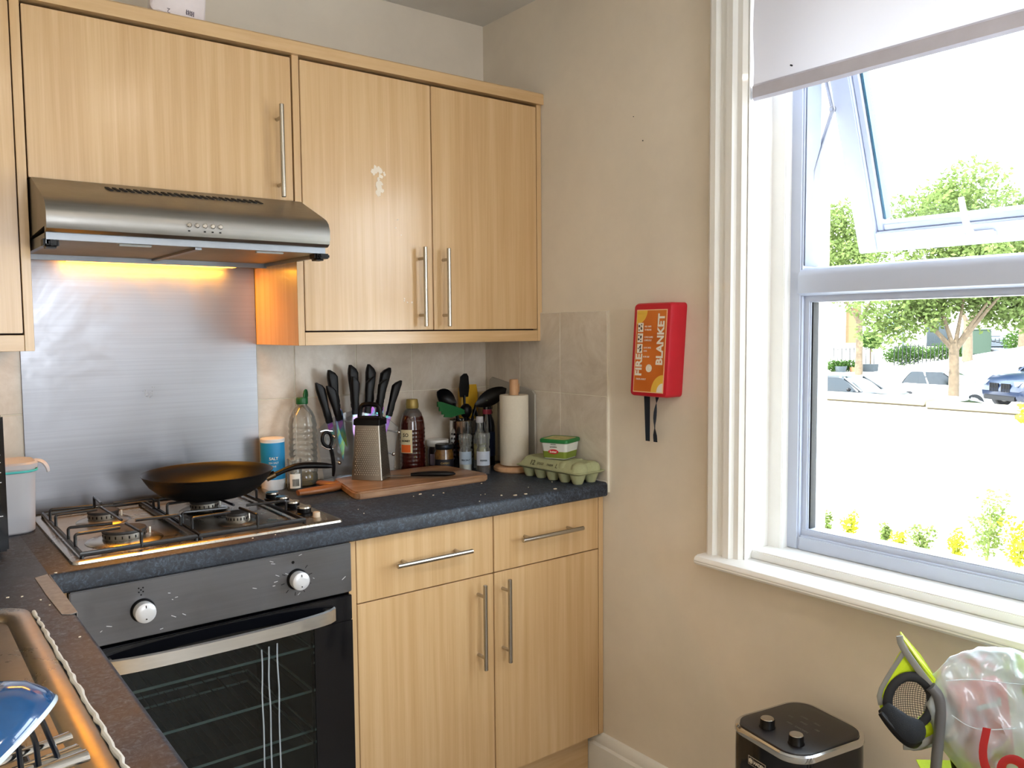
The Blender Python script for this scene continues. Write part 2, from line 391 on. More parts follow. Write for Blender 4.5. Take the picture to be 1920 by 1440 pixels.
# awning sash, hinged at the top, pushed open
SA = atan2(.371-.15, 2.127-1.525)
def sashm(): return Matrix.Translation((.150, 0, 2.165)) @ Matrix.Rotation(-SA, 4, 'Y')
SL, SY1, SY0 = .655, -1.150, -2.385
b = nb(); frame_rect(b, SY0, SY1, -SL, 0, .052, 0, .055, .018); b.transform(sashm()); sash = ST('sash', b, 'upvc', win)
b = nb(); box(b, .030, .034, SY0+.06, SY1-.06, -SL+.06, -.06); b.transform(sashm()); ST('sash_pane', b, 'pane', sash)
b = nb(); box(b, .018, .045, SY1-.078, SY1-.072, -SL+.08, -.08); b.transform(sashm()); ST('sash_gasket', b, plain('blue_grey_seal', '3f6d86', .4), sash)
# cockspur handle on the bottom rail
b = nb(); box(b, -.012, 0, -.035, .035, -.012, .012, .005); box(b, -.030, -.008, -.012, .012, -.010, .012, .004)
tube(b, smooth_path([(-.028, .006, 0), (-.036, .008, .02), (-.034, .016, .045), (-.030, .020, .10)]), [.010, .009, .008, .007], 12, flat=.7)
b.transform(sashm() @ Matrix.Translation((0, -1.455, -SL+.022))); ST('sash_handle', b, 'white', sash)
# friction stay at the left side
b = nb(); y_ = FY1-.032
tube(b, [(.158, y_, 1.70), (.162, y_-.004, 1.74), (.235, y_-.010, 1.90)], .0065, 8, flat=.6)
tube(b, [(.235, y_-.010, 1.90), (.190, y_-.008, 2.00), (.160, y_-.004, 2.07)], .0065, 8, flat=.6)
box(b, .150, .166, y_-.005, y_+.002, 1.70, 2.12); cyl(b, (.235, y_-.014, 1.90), .008, .01, 12, 'y')
ST('friction_stay', b, plain('stay_metal', '9a9ca4', .35, 1), win)
b = nb(); box(b, .128, .188, FY1-.04, FY1-.034, 1.51, 2.15); ST('weather_seal', b, plain('seal_grey', '8a93a6', .6), win)

# roller blind, pulled down over the top of the window
rb = T('roller_blind', 'off-white fabric roller blind pulled part way down over the window', 'blind', (.012, -1.78, 2.32))
b = nb(); n = 24; f_ = [[(.012+.004*sin(i*.55)*.6, -1.083-(1.45)*j/40, 1.925+(2.33-1.925)*i/n) for j in range(41)] for i in range(n+1)]
for r_ in f_:
    for k, v in enumerate(r_):
        if k in (0, 1): r_[k] = (v[0]-.004*(1-k), v[1], v[2])
rings(b, f_, cap=False, closed=False)
def blindmat():
    m = N('blind_fabric'); v = m.coords(); g = m.noise(v, 400, 2); d = m.n('BsdfDiffuse'); d.inputs[0].default_value = lin('d8d5da'); t = m.n('BsdfTranslucent'); t.inputs[0].default_value = lin('e2e2ec'); mx = m.n('MixShader'); mx.inputs[0].default_value = .17
    m.l(d.outputs[0], mx.inputs[1]); m.l(t.outputs[0], mx.inputs[2]); m.l(mx.outputs[0], m.out.inputs[0]); return m.m
P('blind_fabric', b, blindmat(), rb)
b = nb(); prism(b, [(.004, 1.905), (.004, 1.932), (.010, 1.938), (.018, 1.932), (.020, 1.905), (.012, 1.899)], 'y', -2.53, -1.084); P('bottom_bar', b, plain('blind_bar', 'c9c8d6', .4), rb, 'grey-white bottom bar')
b = nb(); cyl(b, (.02, -2.53, 2.335), .022, 1.46, 24, 'y'); P('roller', b, 'white', rb)
b = nb(); cyl(b, (.006, -1.19, 1.955), .002, .006, 8, '-x'); P('stitch_mark', b, 'black_matte', rb)

# ------------------------------------------------------------------ handles
def bar_handle(parent, c, length, axis, face_y, r=.006):
    """bar at c (world), standing off the face at face_y (towards -y)"""
    b = nb(); x, y, z = c; h = length/2
    if axis == 'z':
        cyl(b, (x, y, z-h), r, length, 20, 'z', .001)
        for s in (-1, 1): cyl(b, (x, y, z+s*(h-.032)), .0045, face_y-y, 14, 'y')
    else:
        cyl(b, (x-h, y, z), r, length, 20, 'x', .001)
        for s in (-1, 1): cyl(b, (x+s*(h-.032), y, z), .0045, face_y-y, 14, 'y')
    return P('handle', b, 'nickel', parent, 'satin nickel bar handle')

# ------------------------------------------------------------------ wall cabinets
WF, DT, ZT, ZB = -.305, .019, 2.088, 1.324
def wall_cab(label, x0, x1, zb, doors, left_panel=True, right_panel=True, pelmet=True):
    t = T('wall_cabinet', label, 'cabinet', ((x0+x1)/2, 0-.15, zb))
    b = nb(); t_ = .018
    box(b, x0+.004, x1-.004, WF+DT+.003, -.011, zb+.03 if pelmet else zb, ZT-.036, 0)
    P('carcass', b, 'gap', t)
    if left_panel: P('side_panel', box(nb(), x0, x0+t_, WF, -.010, zb, ZT-.034, .0006, 1), 'oak', t)
    if right_panel: P('side_panel', box(nb(), x1-t_, x1, WF, -.010, zb, ZT-.034, .0006, 1), 'oak', t)
    if pelmet:
        b = nb(); box(b, x0+(t_ if left_panel else 0)+.0006, x1-(t_ if right_panel else 0)-.0006, WF, WF+.018, zb, zb+.034, .0006, 1); box(b, x0+.02, x1-.02, WF+.018, -.012, zb+.024, zb+.034)
        P('light_pelmet', b, 'oak_h', t)
    for (dx0, dx1, z0, z1, hx, hz, hl) in doors:
        d = P('door', box(nb(), dx0, dx1, WF, WF+DT, z0, z1, .0012, 2), 'oak', t)
        bar_handle(d, (hx, WF-.032, hz), hl, 'z', WF)
    return t
c1 = wall_cab('light oak single wall cabinet cut off at the left edge, beside the cooker hood', -1.86, -1.407, ZB, [(-1.838, -1.4275, ZB+.038, ZT-.042, -1.80, 1.49, .222)])
c2 = wall_cab('wide light oak wall cabinet with one door directly above the cooker hood', -1.4065, -.815, 1.688, [(-1.404, -.8185, 1.690, ZT-.042, -.857, 1.806, .226)], False, False, False)
c3 = wall_cab('light oak double wall cabinet over the knife block, two tall doors', -.8145, -.0015, ZB, [(-.794, -.4065, ZB+.038, ZT-.042, -.450, 1.482, .222), (-.4035, -.0215, ZB+.038, ZT-.042, -.3715, 1.482, .222)])
# irregular whitish marks on the left-hand door
random.seed(3)
d3 = [o for o in c3.children if o.name.startswith('door')][0]
rm_ = plain('mark_off_white', 'efe3d0', .5)
for (mx_, mz_, n_, sp_) in ((-.585, 1.790, 9, .016), (-.565, 1.788, 6, .010), (-.572, 1.755, 12, .014), (-.576, 1.732, 5, .006), (-.52, 1.64, 3, .02), (-.50, 1.46, 4, .03)):
    b = nb()
    for i in range(n_):
        a = random.random()*6.28; q = random.random()*sp_; rr = .002+random.random()*.0065*(sp_ < .018)
        pts = [(mx_+q*cos(a)+rr*(.6+.7*random.random())*cos(2*pi*k/9), mz_+q*1.3*sin(a)+rr*(.6+1.0*random.random())*sin(2*pi*k/9)) for k in range(9)]
        prism(b, pts, 'y', WF-.0006-.00005*i, WF)
    P('whitish_mark', b, rm_, d3, 'whitish mark')
b = nb(); prism(b, [(WF-.012, ZT-.034), (WF-.012, ZT-.004), (WF-.008, ZT), (-.002, ZT), (-.002, ZT-.034)], 'x', -1.86, -.0005)
S('cornice', b, 'oak_h', 'long light oak cornice strip running along the tops of the wall cabinets', 'cornice')

# ------------------------------------------------------------------ base cabinet with two drawers and two doors
BF = -.58
t = T('base_cabinet', 'light oak base cabinet with two drawers above two doors, right of the oven', 'cabinet', (-.41, -.3, 0))
ZU = W-.041
P('carcass', box(nb(), -.824, -.0015, BF+DT+.002, -.012, .155, ZU-.006), 'gap', t)
P('plinth', box(nb(), -.824, -.0225, -.535, -.519, .001, .154), 'oak_h', t)
P('side_panel', box(nb(), -.8245, -.8055, BF, -.02, .001, ZU-.001, .0006, 1), 'oak', t)
P('side_panel', box(nb(), -.0195, -.0015, BF, -.5, .153, ZU-.001, .0006, 1), 'oak', t)
for x0, x1, hx, hd in ((-.8035, -.4045, -.603, -.4555), (-.4015, -.0215, -.2205, -.375)):
    d = P('drawer', box(nb(), x0, x1, BF, BF+DT, .7175, ZU-.004, .0012), 'oak', t); bar_handle(d, (hx, BF-.034, .798), .219, 'x', BF)
    d = P('door', box(nb(), x0, x1, BF, BF+DT, .153, .7145, .0012), 'oak', t); bar_handle(d, (hd, BF-.034, .588), .226, 'z', BF)

# corner filler and the run under the sink
t = T('sink_cabinet', 'light oak base cabinet under the sink leg of the worktop', 'cabinet', (-1.75, -1.8, 0))
P('side_panel', box(nb(), -1.462, -1.4435, -.62, -.60, .0, ZU-.001), 'oak', t)
P('carcass', box(nb(), -2.05, -1.463, -3.0, -1.95, .001, ZU-.002), 'oak', t)
P('front_panel', box(nb(), -1.478, -1.463, -1.945, -.62, .15, ZU-.002), 'oak', t)
S('filler_panel', box(nb(), -1.442, -1.4105, BF, BF+.018, .001, ZU-.001), 'oak', 'narrow light oak filler strip between the oven and the worktop corner', 'panel')

# ------------------------------------------------------------------ worktop (L-shaped, with a cut-out for the sink)
LX = -1.442
b = nb()
e = .004
pr = [(-.603, W-.040), (-.607, W-.036), (-.607, W-.008), (-.605, W-.003), (-.600, W), (-.0105, W), (-.0105, W-.040)]
prism(b, pr, 'x', LX, -.0105)
SX0, SX1, SY0_, SY1_ = -1.985, -1.515, -1.90, -.79
prl = [(LX-.004, W-.040), (LX, W-.036), (LX, W-.006), (LX-.004, W-.001), (LX-.008, W)]
prism(b, [(SX1, W-.040)]+prl+[(SX1, W)], 'y', -3.0, -.6)
box(b, -2.05, SX1, SY1_, -.6, W-.04, W); box(b, -2.05, SX1, -3.0, SY0_, W-.04, W); box(b, -2.05, SX0, SY0_, SY1_, W-.04, W)
box(b, -2.05, LX, -.6, -.0105, W-.04, W)
S('worktop', b, 'worktop', 'dark slate-look laminate worktop running round the corner under the hob', 'worktop', (-1.0, -.3, W-.04))
b = nb(); s = nb()
for i in range(13):
    pass
pts = [(-1.466, -.612), (-1.444, -.600), (-1.4425, -.70), (-1.4425, -.868), (-1.452, -.872), (-1.463, -.864), (-1.466, -.74)]
prism(b, pts, 'z', W+.0002, W+.0012)
box(b, LX-.0003, LX+.0009, -.868, -.606, W-.020, W+.0008)
S('silver_tape', b, plain('foil_tape', '8f8a86', .45, .3, var=.2, scale=60), 'strip of worn silver tape stuck over the inner corner edge of the worktop', 'tape', (-1.455, -.74, W))

# ------------------------------------------------------------------ splashback
b = nb(); box(b, -1.399, -.816, -.0125, -.0095, W+.0005, 1.64, .0008, 1)
S('splashback', b, 'splash', 'tall brushed steel splashback sheet behind the hob', 'splashback', (-1.1, -.011, W))

# ------------------------------------------------------------------ cooker hood
hd = T('cooker_hood', 'brushed steel visor cooker hood with a row of vent slots above the hob', 'cooker hood', (-1.105, -.25, 1.53))
HX0, HX1 = -1.403, -.8085
prof = [(-.012, 1.687), (-.325, 1.687), (-.455, 1.632), (-.472, 1.624), (-.484, 1.613), (-.490, 1.598), (-.490, 1.578), (-.486, 1.566), (-.476, 1.560), (-.466, 1.560), (-.466, 1.572), (-.02, 1.556), (-.012, 1.556)]
P('hood_body', prism(nb(), prof, 'x', HX0, HX1), 'hood', hd, ang=30)
b = nb()
box(b, HX0+.002, HX0+.012, -.462, -.014, 1.538, 1.56); box(b, HX1-.012, HX1-.002, -.462, -.014, 1.538, 1.56)
box(b, HX0+.002, HX1-.002, -.466, -.452, 1.546, 1.562); box(b, HX0+.002, HX1-.002, -.10, -.090, 1.534, 1.56); box(b, -1.112, -1.098, -.455, -.09, 1.541, 1.556)
P('filter_frame', b, plain('hood_frame_grey', '8b9097', .4, 1), hd)
fm = steel('filter_mesh', 'a39a88', .5, (300, 300, 300), bs=.6)
for x0, x1 in ((HX0+.013, -1.113), (-1.097, HX1-.013)):
    f = P('grease_filter', box(nb(), x0, x1, -.451, -.101, 1.546, 1.550), fm, hd)
    xm = (x0+x1)/2+.02
    P('filter_latch', box(nb(), xm-.032, xm+.032, -.447, -.434, 1.542, 1.547, .001), plain('latch_grey', 'a5a9aa', .4), f)
b = nb()
box(b, -1.30, -.885, -.088, -.040, 1.535, 1.550, .004)
P('light_diffuser', b, 'lamp', hd, 'glowing yellow light strip')
b = nb()
sl = Vector((0, -.130, -.055)).normalized()
for i in range(24):
    x = -1.262+i*(.330/23)
    c = Vector((x, -.366, 1.687-(.366-.325)*.055/.130))
    m = face_mat(c+Vector((0, -.0008, .0018))*.4, (1, 0, 0), -sl)
    sh = Matrix.Identity(4); sh[0][1] = -.25
    box(b, -.0036, .0036, -.0115, .0115, -.002, .0009, mat=m @ sh)
P('vent_slot', b, 'black_matte', hd, 'row of slanting black vent slots')
for i in range(5):
    x = -1.134+i*.0165
    cb = nb(); cyl(cb, (x, -.487, 1.589), .0052, .009, 20, '-y', .0015); P('button', cb, 'chrome', hd)
b = nb()
for i, s_ in enumerate('01234'): pass
for i in range(5):
    x = -1.134+i*.0165
    if i != 1: box(b, x-.0022, x+.0022, -.4905, -.4899, 1.5755, 1.5785)
P('button_symbol', b, 'black', hd)
for x in (HX0+.012, HX1-.012):
    cb = nb(); box(cb, x-.014, x+.014, -.462, -.425, 1.530, 1.553, .005, 3); box(cb, x-.006, x+.020*(1 if x > -1 else .3), -.47, -.445, 1.534, 1.546, .003)
    P('corner_clip', cb, 'black', hd, 'black plastic corner clip')
light('hood_lamp', 'AREA', (-1.09, -.064, 1.531), .95, (1, .40, .02), (0, 0, 0), shape='RECTANGLE', size=.40, size_y=.04)

# ------------------------------------------------------------------ ceiling spotlights of the room
def spot(x, y):
    t = T('ceiling_spotlight', 'warm round ceiling spotlight in a white ring', 'ceiling light', (x, y, CZ-.012), 'ceiling spotlights')
    lathe(b_ := nb(), [(.030, .012), (.045, .012), (.045, .004), (.040, 0), (.030, .002)], (x, y, CZ-.013)); P('trim_ring', b_, 'white', t)
    cyl(b_ := nb(), (x, y, CZ-.009), .030, .008); P('bulb', b_, emis('spot_bulb', (1, .8, .55), 6), t)
    light('spot_lamp', 'AREA', (x, y, CZ-.016), 1.8, (1, .86, .70), (0, 0, 0), shape='DISK', size=.07)
for x, y in ((-1.25, -2.3), (-.75, -2.3)): spot(x, y)

# ------------------------------------------------------------------ built-in oven
ov = T('built_in_oven', 'built-in electric oven with steel control panel and stained dark glass door', 'oven', (-1.115, -.3, .15))
OX0, OX1, OF = -1.409, -.8255, -.598
b = nb(); box(b, OX0, OX1, OF, OF+.02, .757, W-.043, .002); P('control_panel', b, 'oven_steel', ov)
b = nb()   # cavity: open box behind the door
box(b, OX0+.005, OX0+.03, OF+.03, -.03, .16, .755); box(b, OX1-.03, OX1-.005, OF+.03, -.03, .16, .755); box(b, OX0+.03, OX1-.03, -.05, -.03, .16, .755)
box(b, OX0+.03, OX1-.03, OF+.03, -.05, .16, .20); box(b, OX0+.03, OX1-.03, OF+.03, -.05, .70, .755)
P('oven_cavity', b, plain('dark_enamel', '26302f', .4), ov)
for z in (.625, .52, .425, .395):
    b = nb(); x0, x1 = OX0+.031, OX1-.075
    tube(b, [(x0, OF+.06, z), (x1, OF+.06, z), (x1, -.10, z), (x0, -.10, z)], .0032, 8, closed=True)
    rk = P('oven_rack', b, plain('rack_chrome', 'ebe8d8', .5, .1), ov)
    b = nb()
    for k in range(14): xx = x0+(x1-x0)*(k+.5)/14; tube(b, [(xx, OF+.064, z), (xx, -.10, z)], .0011, 6)
    P('rack_wire', b, plain('dull_wire', '55544f', .6), rk)
dr = P('oven_door', box(nb(), OX0, OX1, OF, OF+.022, .690, .750, .002), 'blackgloss', ov)
b = nb(); box(b, OX0, OX0+.05, OF, OF+.022, .16, .6898); box(b, OX1-.095, OX1, OF, OF+.022, .16, .6898); box(b, OX0+.05, OX1-.095, OF, OF+.022, .16, .21); P('door_border', b, 'blackgloss', dr)
P('door_glass', box(nb(), OX0+.051, OX1-.096, OF+.001, OF+.006, .211, .6895), 'oven_glass', dr)
b = nb(); n = 26
rs = []
for i in range(n+1):
    t_ = i/n; x = -1.362+t_*(.489); q = 1-(2*t_-1)**2
    y = OF-.006-.040*q**.55; zc = .716+.004*q; h = .0165-.002*q
    rs.append([(x, y, zc-h), (x, y-.006, zc-h+.002), (x, y-.006, zc+h-.002), (x, y, zc+h), (x, y+.006, zc+h-.003), (x, y+.006, zc-h+.003)])
rings(b, rs); box(b, -1.360, -1.340, OF-.012, OF+.001, .704, .728, .002); box(b, -.895, -.875, OF-.012, OF+.001, .704, .728, .002)
P('door_handle', b, steel('handle_alu', 'e2e1de', .34, (4, 120, 120)), dr, 'bowed bright aluminium handle')
for x, z0 in ((-1.044, .672), (-1.028, .675), (-1.008, .678)):
    pts = [(x+.0022*sin(k*1.3+x*90)*(.4+.3*sin(k*.7)), OF-.0005, z0-k*(z0-.215)/14) for k in range(15)]
    b = nb(); tube(b, smooth_path(pts, 1), .0017, 6, flat=.5, upv=(0, 1, 0)); P('dried_drip', b, plain('drip_grey', '9da7b0', .5), dr, 'grey dried drip line')
for x, z, lbl in ((-1.281, .812, ''), (-.959, .812, '')):
    k = nb(); lathe(k, [(.0235, 0), (.0235, .004), (.022, .006)], seg=32); s = k; s.transform(Matrix.Translation((x, OF, z)) @ Matrix.Rotation(R(90), 4, 'X')); bz = P('knob_ring', k, 'black', ov)
    k = nb(); lathe(k, [(.0195, 0), (.0205, .016), (.0195, .021), (.016, .0235), (.008, .0245), (0.0001, .0247)], seg=36); k.transform(Matrix.Translation((x, OF-.004, z)) @ Matrix.Rotation(R(90), 4, 'X')); kk = P('knob', k, plain('knob_silver', 'd8dade', .35, .3), ov, 'round silver-white knob')
    m = nb(); box(m, x-.0007, x+.0007, OF-.0296, OF-.0275, z+.011, z+.016); cyl(m, (x, OF-.0276, z-.011), .0014, .0016, 10, '-y'); P('knob_mark', m, 'black', kk)
b = nb()
for dx, dz in ((-.004, .037), (.004, .037), (-.004, .045), (.004, .045), (0, .041), (0, .031)): cyl(b, (-1.283+dx, OF-.0001, .812+dz), .0016, .0005, 8, '-y')
cyl(b, (-.967, OF-.0001, .851), .0034, .0005, 12, '-y')
for a in range(0, 330, 36):
    if a in (72, 108): continue
    ca, sa_ = cos(R(a+10)), sin(R(a+10)); mm = face_mat((-.959+.033*ca, OF-.0002, .812+.033*sa_), (ca, 0, sa_), (-sa_, 0, ca)); box(b, -.004, .004, -.0006, .0006, -.0003, .0003, mat=mm)
P('panel_symbol', b, 'black', ov)
b = nb(); random.seed(11)
for i in range(24):
    x = random.choice([random.uniform(-1.38, -.84), random.gauss(-.97, .04)]); x = max(-1.395, min(-.84, x)); z = random.uniform(.765, .865); l_ = random.uniform(.001, .0055); a = random.uniform(-.6, .9)
    box(b, -l_, l_, -.0006, .0006, -.0002, .0003, mat=face_mat((x, OF-.0001, z), (cos(a), 0, sin(a)), (-sin(a), 0, cos(a))))
P('scratch_mark', b, plain('pale_scuff', 'c9cbd0', .6), ov, 'pale scuffs and splashes')

# ------------------------------------------------------------------ gas hob
hob = T('gas_hob', 'four-burner steel gas hob with black wire pan supports', 'hob', (-1.11, -.31, W))
HBX0, HBX1, HBY0, HBY1 = -1.397, -.826, -.566, -.060
b = nb()
rloft(b, [((HBX1-HBX0)/2, (HBY1-HBY0)/2, .012, W+.0002, (HBX0+HBX1)/2, (HBY0+HBY1)/2), ((HBX1-HBX0)/2-.001, (HBY1-HBY0)/2-.001, .012, W+.005, (HBX0+HBX1)/2, (HBY0+HBY1)/2), ((HBX1-HBX0)/2-.010, (HBY1-HBY0)/2-.010, .01, W+.008, (HBX0+HBX1)/2, (HBY0+HBY1)/2), ((HBX1-HBX0)/2-.022, (HBY1-HBY0)/2-.020, .01, W+.004, (HBX0+HBX1)/2, (HBY0+HBY1)/2)])
P('hob_plate', b, 'hob_steel', hob)
Z0 = W+.004
BUR = [(-1.272, -.428, .044), (-1.268, -.205, .034), (-1.030, -.432, .025), (-1.045, -.240, .034)]
for x, y, r in BUR:
    b = nb(); lathe(b, [(r*1.75, .0005), (r*1.6, .004), (r*1.15, .006), (r*1.0, .006)], (x, y, Z0)); sk = P('burner_dish', b, 'hob_steel', hob)
    b = nb(); lathe(b, [(r*.9, .004), (r*.97, .008), (r*.97, .019), (r*.90, .020)], (x, y, Z0)); cr_ = P('burner_crown', b, 'alu', hob)
    b = nb()
    for k in range(20):
        a = 2*pi*k/20; box(b, -.0012, .0012, -.0006, .0008, .010, .016, mat=Matrix.Translation((x, y, Z0)) @ Matrix.Rotation(a, 4, 'Z') @ Matrix.Translation((0, r*.97, 0)))
    P('flame_port', b, 'black', cr_)
    b = nb(); lathe(b, [(r*.3, .0195), (r*1.0, .0195), (r*1.02, .022), (r*.98, .0255), (r*.5, .0268), (0.0002, .027)], (x, y, Z0)); P('burner_cap', b, 'burner', hob)
    b = nb(); cyl(b, (x+r*1.2, y+.006, Z0+.003), .0022, .016, 10); P('ignition_pin', b, 'label_white', hob)
def finger(bm, p, q, zt, r=.0032, inset=.0):
    # bent wire finger: up from frame at p, over to q
    tube(bm, smooth_path([(p[0], p[1], Z0+.008), (p[0], p[1], zt-.012), (p[0], p[1], zt), (p[0]+(q[0]-p[0])*.14, p[1]+(q[1]-p[1])*.14, zt), (q[0], q[1], zt)], 2), r, 8)
ZG = W+.042
for x0, x1, bs_, fl in ((-1.376, -1.158, (BUR[0], BUR[1]), 1), (-1.148, -.915, (BUR[2], BUR[3]), 0)):
    b = nb(); y0, y1 = -.545, -.085
    tube(b, [(x0, y0, Z0+.010), (x1, y0, Z0+.010), (x1, y1, Z0+.010), (x0, y1, Z0+.010)], .0045, 8, closed=True, flat=1.2)
    for cx_, cy_, r in bs_:
        finger(b, (x0, cy_+.018), (cx_-.022, cy_+.002), ZG); finger(b, (x1, cy_-.008), (cx_+.022, cy_), ZG)
        finger(b, (x0, cy_-.055), (x0+.085, cy_-.050), ZG)
        if cy_ < -.35: finger(b, (cx_+.006, y0), (cx_, cy_-.018), ZG)
        else: finger(b, (cx_+.004, y1), (cx_, cy_+.02), ZG)
    ym = (bs_[0][1]+bs_[1][1])/2
    tube(b, [(bs_[0][0], bs_[0][1]+.022, ZG), (bs_[0][0]-.006, bs_[1][1]-.03, ZG)], .003, 8)
    for cx_, cy_ in ((x0, y0), (x1, y0), (x0, y1), (x1, y1)): cyl(b, (cx_, cy_, W+.0035), .004, .008, 8)
    P('pan_support', b, 'black_iron', hob, 'black wire pan support')
for x, y in ((-.873, -.448), (-.870, -.372), (-.867, -.300), (-.866, -.228)):
    b = nb(); lathe(b, [(.020, 0), (.020, .004), (.0165, .006), (.0165, .016), (.015, .0175), (.0001, .018)], (x, y, Z0)); kn = P('control_knob', b, 'black', hob, 'black knob with steel top')
    b = nb(); lathe(b, [(.0155, .0150), (.0175, .0160), (.0175, .0185), (.0160, .0205), (.0001, .021)], (x, y, Z0)); P('knob_cap', b, 'nickel', kn)
b = nb(); lathe(b, [(.0085, 0), (.0085, .010), (.0075, .012), (.0001, .0122)], (-.861, -.492, Z0)); P('ignition_button', b, plain('worn_ivory', 'cdb9a2', .5), hob, 'worn ivory ignition button')

# ------------------------------------------------------------------ frying pan
px, py, pz = -1.040, -.262, ZG+.0035
fp = T('frying_pan', 'black non-stick frying pan standing on the rear hob burner', 'frying pan', (px, py, pz))
b = nb()
lathe(b, [(.0001, 0), (.092, 0), (.100, .003), (.118, .014), (.136, .030), (.148, .048), (.1525, .056), (.1545, .0575), (.1535, .0585), (.1505, .0570), (.145, .046), (.132, .029), (.114, .014), (.098, .006), (.0001, .005)], (px, py, pz), 64)
P('pan_bowl', b, 'pan_in', fp)
b = nb()
a = atan2(-.06, .27); d_ = Vector((cos(a), sin(a), 0)); o_ = Vector((px, py, pz))
P0 = [o_+d_*s+Vector((0, 0, z)) for s, z in ((.140, .030), (.165, .038), (.190, .048), (.215, .054), (.245, .054), (.285, .050), (.305, .047))]
tube(b, smooth_path(P0, 1), [.011, .010, .011, .0135, .0135, .0125, .008], 16, flat=.62)
P('handle', b, 'black', fp)
b = nb(); tube(b, [o_+d_*.138+Vector((0, 0, .029)), o_+d_*.160+Vector((0, 0, .038))], .0125, 16, flat=.75); P('handle_ferrule', b, plain('dull_brass_steel', '6d5b45', .35, 1), fp)

# ------------------------------------------------------------------ small things on the worktop
def label_band(bm, c, r, z0, z1, a0, a1, n=14, off=.0005):
    s = [[(c[0]+(r+off)*cos(R(a0+(a1-a0)*i/n)), c[1]+(r+off)*sin(R(a0+(a1-a0)*i/n)), c[2]+z) for i in range(n+1)] for z in (z0, z1)]
    s2 = [[(c[0]+(r+off*.1)*cos(R(a0+(a1-a0)*i/n)), c[1]+(r+off*.1)*sin(R(a0+(a1-a0)*i/n)), c[2]+z) for i in range(n+1)] for z in (z1, z0)]
    rings(bm, [s[0], s[1], s2[0], s2[1], s[0]], cap=False, closed=False)
def curved_text(bm, s, size, c, r, z, ang, bold=0, xs=1, ext=.0002):
    t = nb(); text(t, s, size, Matrix.Identity(4), ext, xs=xs, bold=bold)
    for v in t.verts:
        a = ang+v.co.x/r; rr = r+v.co.z+.0009
        v.co = Vector((c[0]+rr*cos(a), c[1]+rr*sin(a), c[2]+z+v.co.y))
    merge(bm, t)
CA = R(-125)     # direction from the back-wall things towards the camera
# salt canister
c = (-.796, -.062, W)
t = T('salt_canister', 'white and bright blue salt drum behind the frying pan handle', 'salt drum', c)
P('drum', lathe(nb(), [(.032, 0), (.033, .002), (.033, .139), (.032, .141)], c, 40), plain('drum_white', 'eceef0', .5), t)
b = nb(); label_band(b, c, .033, .030, .134, -215, -30, 30); P('blue_wrap', b, plain('salt_blue', '1c8cc4', .45), t)
b = nb(); curved_text(b, 'SALT', .011, c, .0338, .090, R(-108), .0002); curved_text(b, 'SEA SALT', .0065, c, .0338, .078, R(-108)); curved_text(b, 'FINE', .0065, c, .0338, .068, R(-108)); P('lettering', b, 'label_white', t)
P('lid', lathe(nb(), [(.0335, .137), (.034, .139), (.034, .144), (.031, .1455), (.0001, .1455)], c, 40), 'white', t)
# small clear jar with a barcode label
c = (-.758, -.122, W)
t = T('spice_jar', 'small clear ribbed-lid jar with a white barcode label in front of the oil bottle', 'jar', c)
P('jar_body', lathe(nb(), [(.019, 0), (.0205, .002), (.0205, .060), (.017, .066)], c, 28), 'clear', t)
P('contents', lathe(nb(), [(.0001, .002), (.018, .002), (.018, .020), (.0001, .021)], c, 24), plain('dark_spice', '3b3424', .8), t)
P('lid', lathe(nb(), [(.018, .064), (.0205, .065), (.0205, .069), (.0195, .070), (.0205, .072), (.0205, .076), (.0195, .077), (.0205, .079), (.0205, .088), (.019, .090), (.0001, .090)], c, 28), 'clear', t)
b = nb(); label_band(b, c, .0206, .008, .048, -150, -65, 12); P('label', b, 'label_white', t)
b = nb()
for i in range(16):
    a = -128+i*3.2; label_band(b, c, .0212, .014, .034, a, a+(1.1 if i % 3 else 2), 2)
P('barcode', b, 'black', t)
# oil bottle
c = (-.705, -.063, W)
t = T('oil_bottle', 'tall clear ribbed plastic oil bottle with a green flip cap, nearly empty', 'bottle', c)
pr = [(.030, 0), (.038, .004), (.040, .012), (.040, .03)]
for k in range(9): z = .034+k*.0165; pr += [(.0385, z), (.0405, z+.006), (.0405, z+.011)]
pr += [(.0385, .186), (.036, .198), (.030, .212), (.020, .226), (.0145, .232), (.0145, .240)]
P('bottle_body', lathe(nb(), pr, c, 40), 'clear', t)
P('oil', lathe(nb(), [(.0001, .003), (.036, .003), (.038, .011), (.038, .034), (.0001, .0345)], c, 36), 'oil', t)
P('cap', lathe(nb(), [(.0165, .236), (.017, .238), (.017, .252), (.0155, .255), (.0001, .255)], c, 28), 'green', t)
b = nb(); rloft(b, [(.011, .003, .003, 0), (.0125, .0035, .003, .012), (.010, .003, .003, .022), (.003, .002, .001, .028)]); b.transform(TR((c[0]+.012, c[1]+.004, c[2]+.250), R(40), 0, R(12))); P('flip_lid', b, 'green', t)
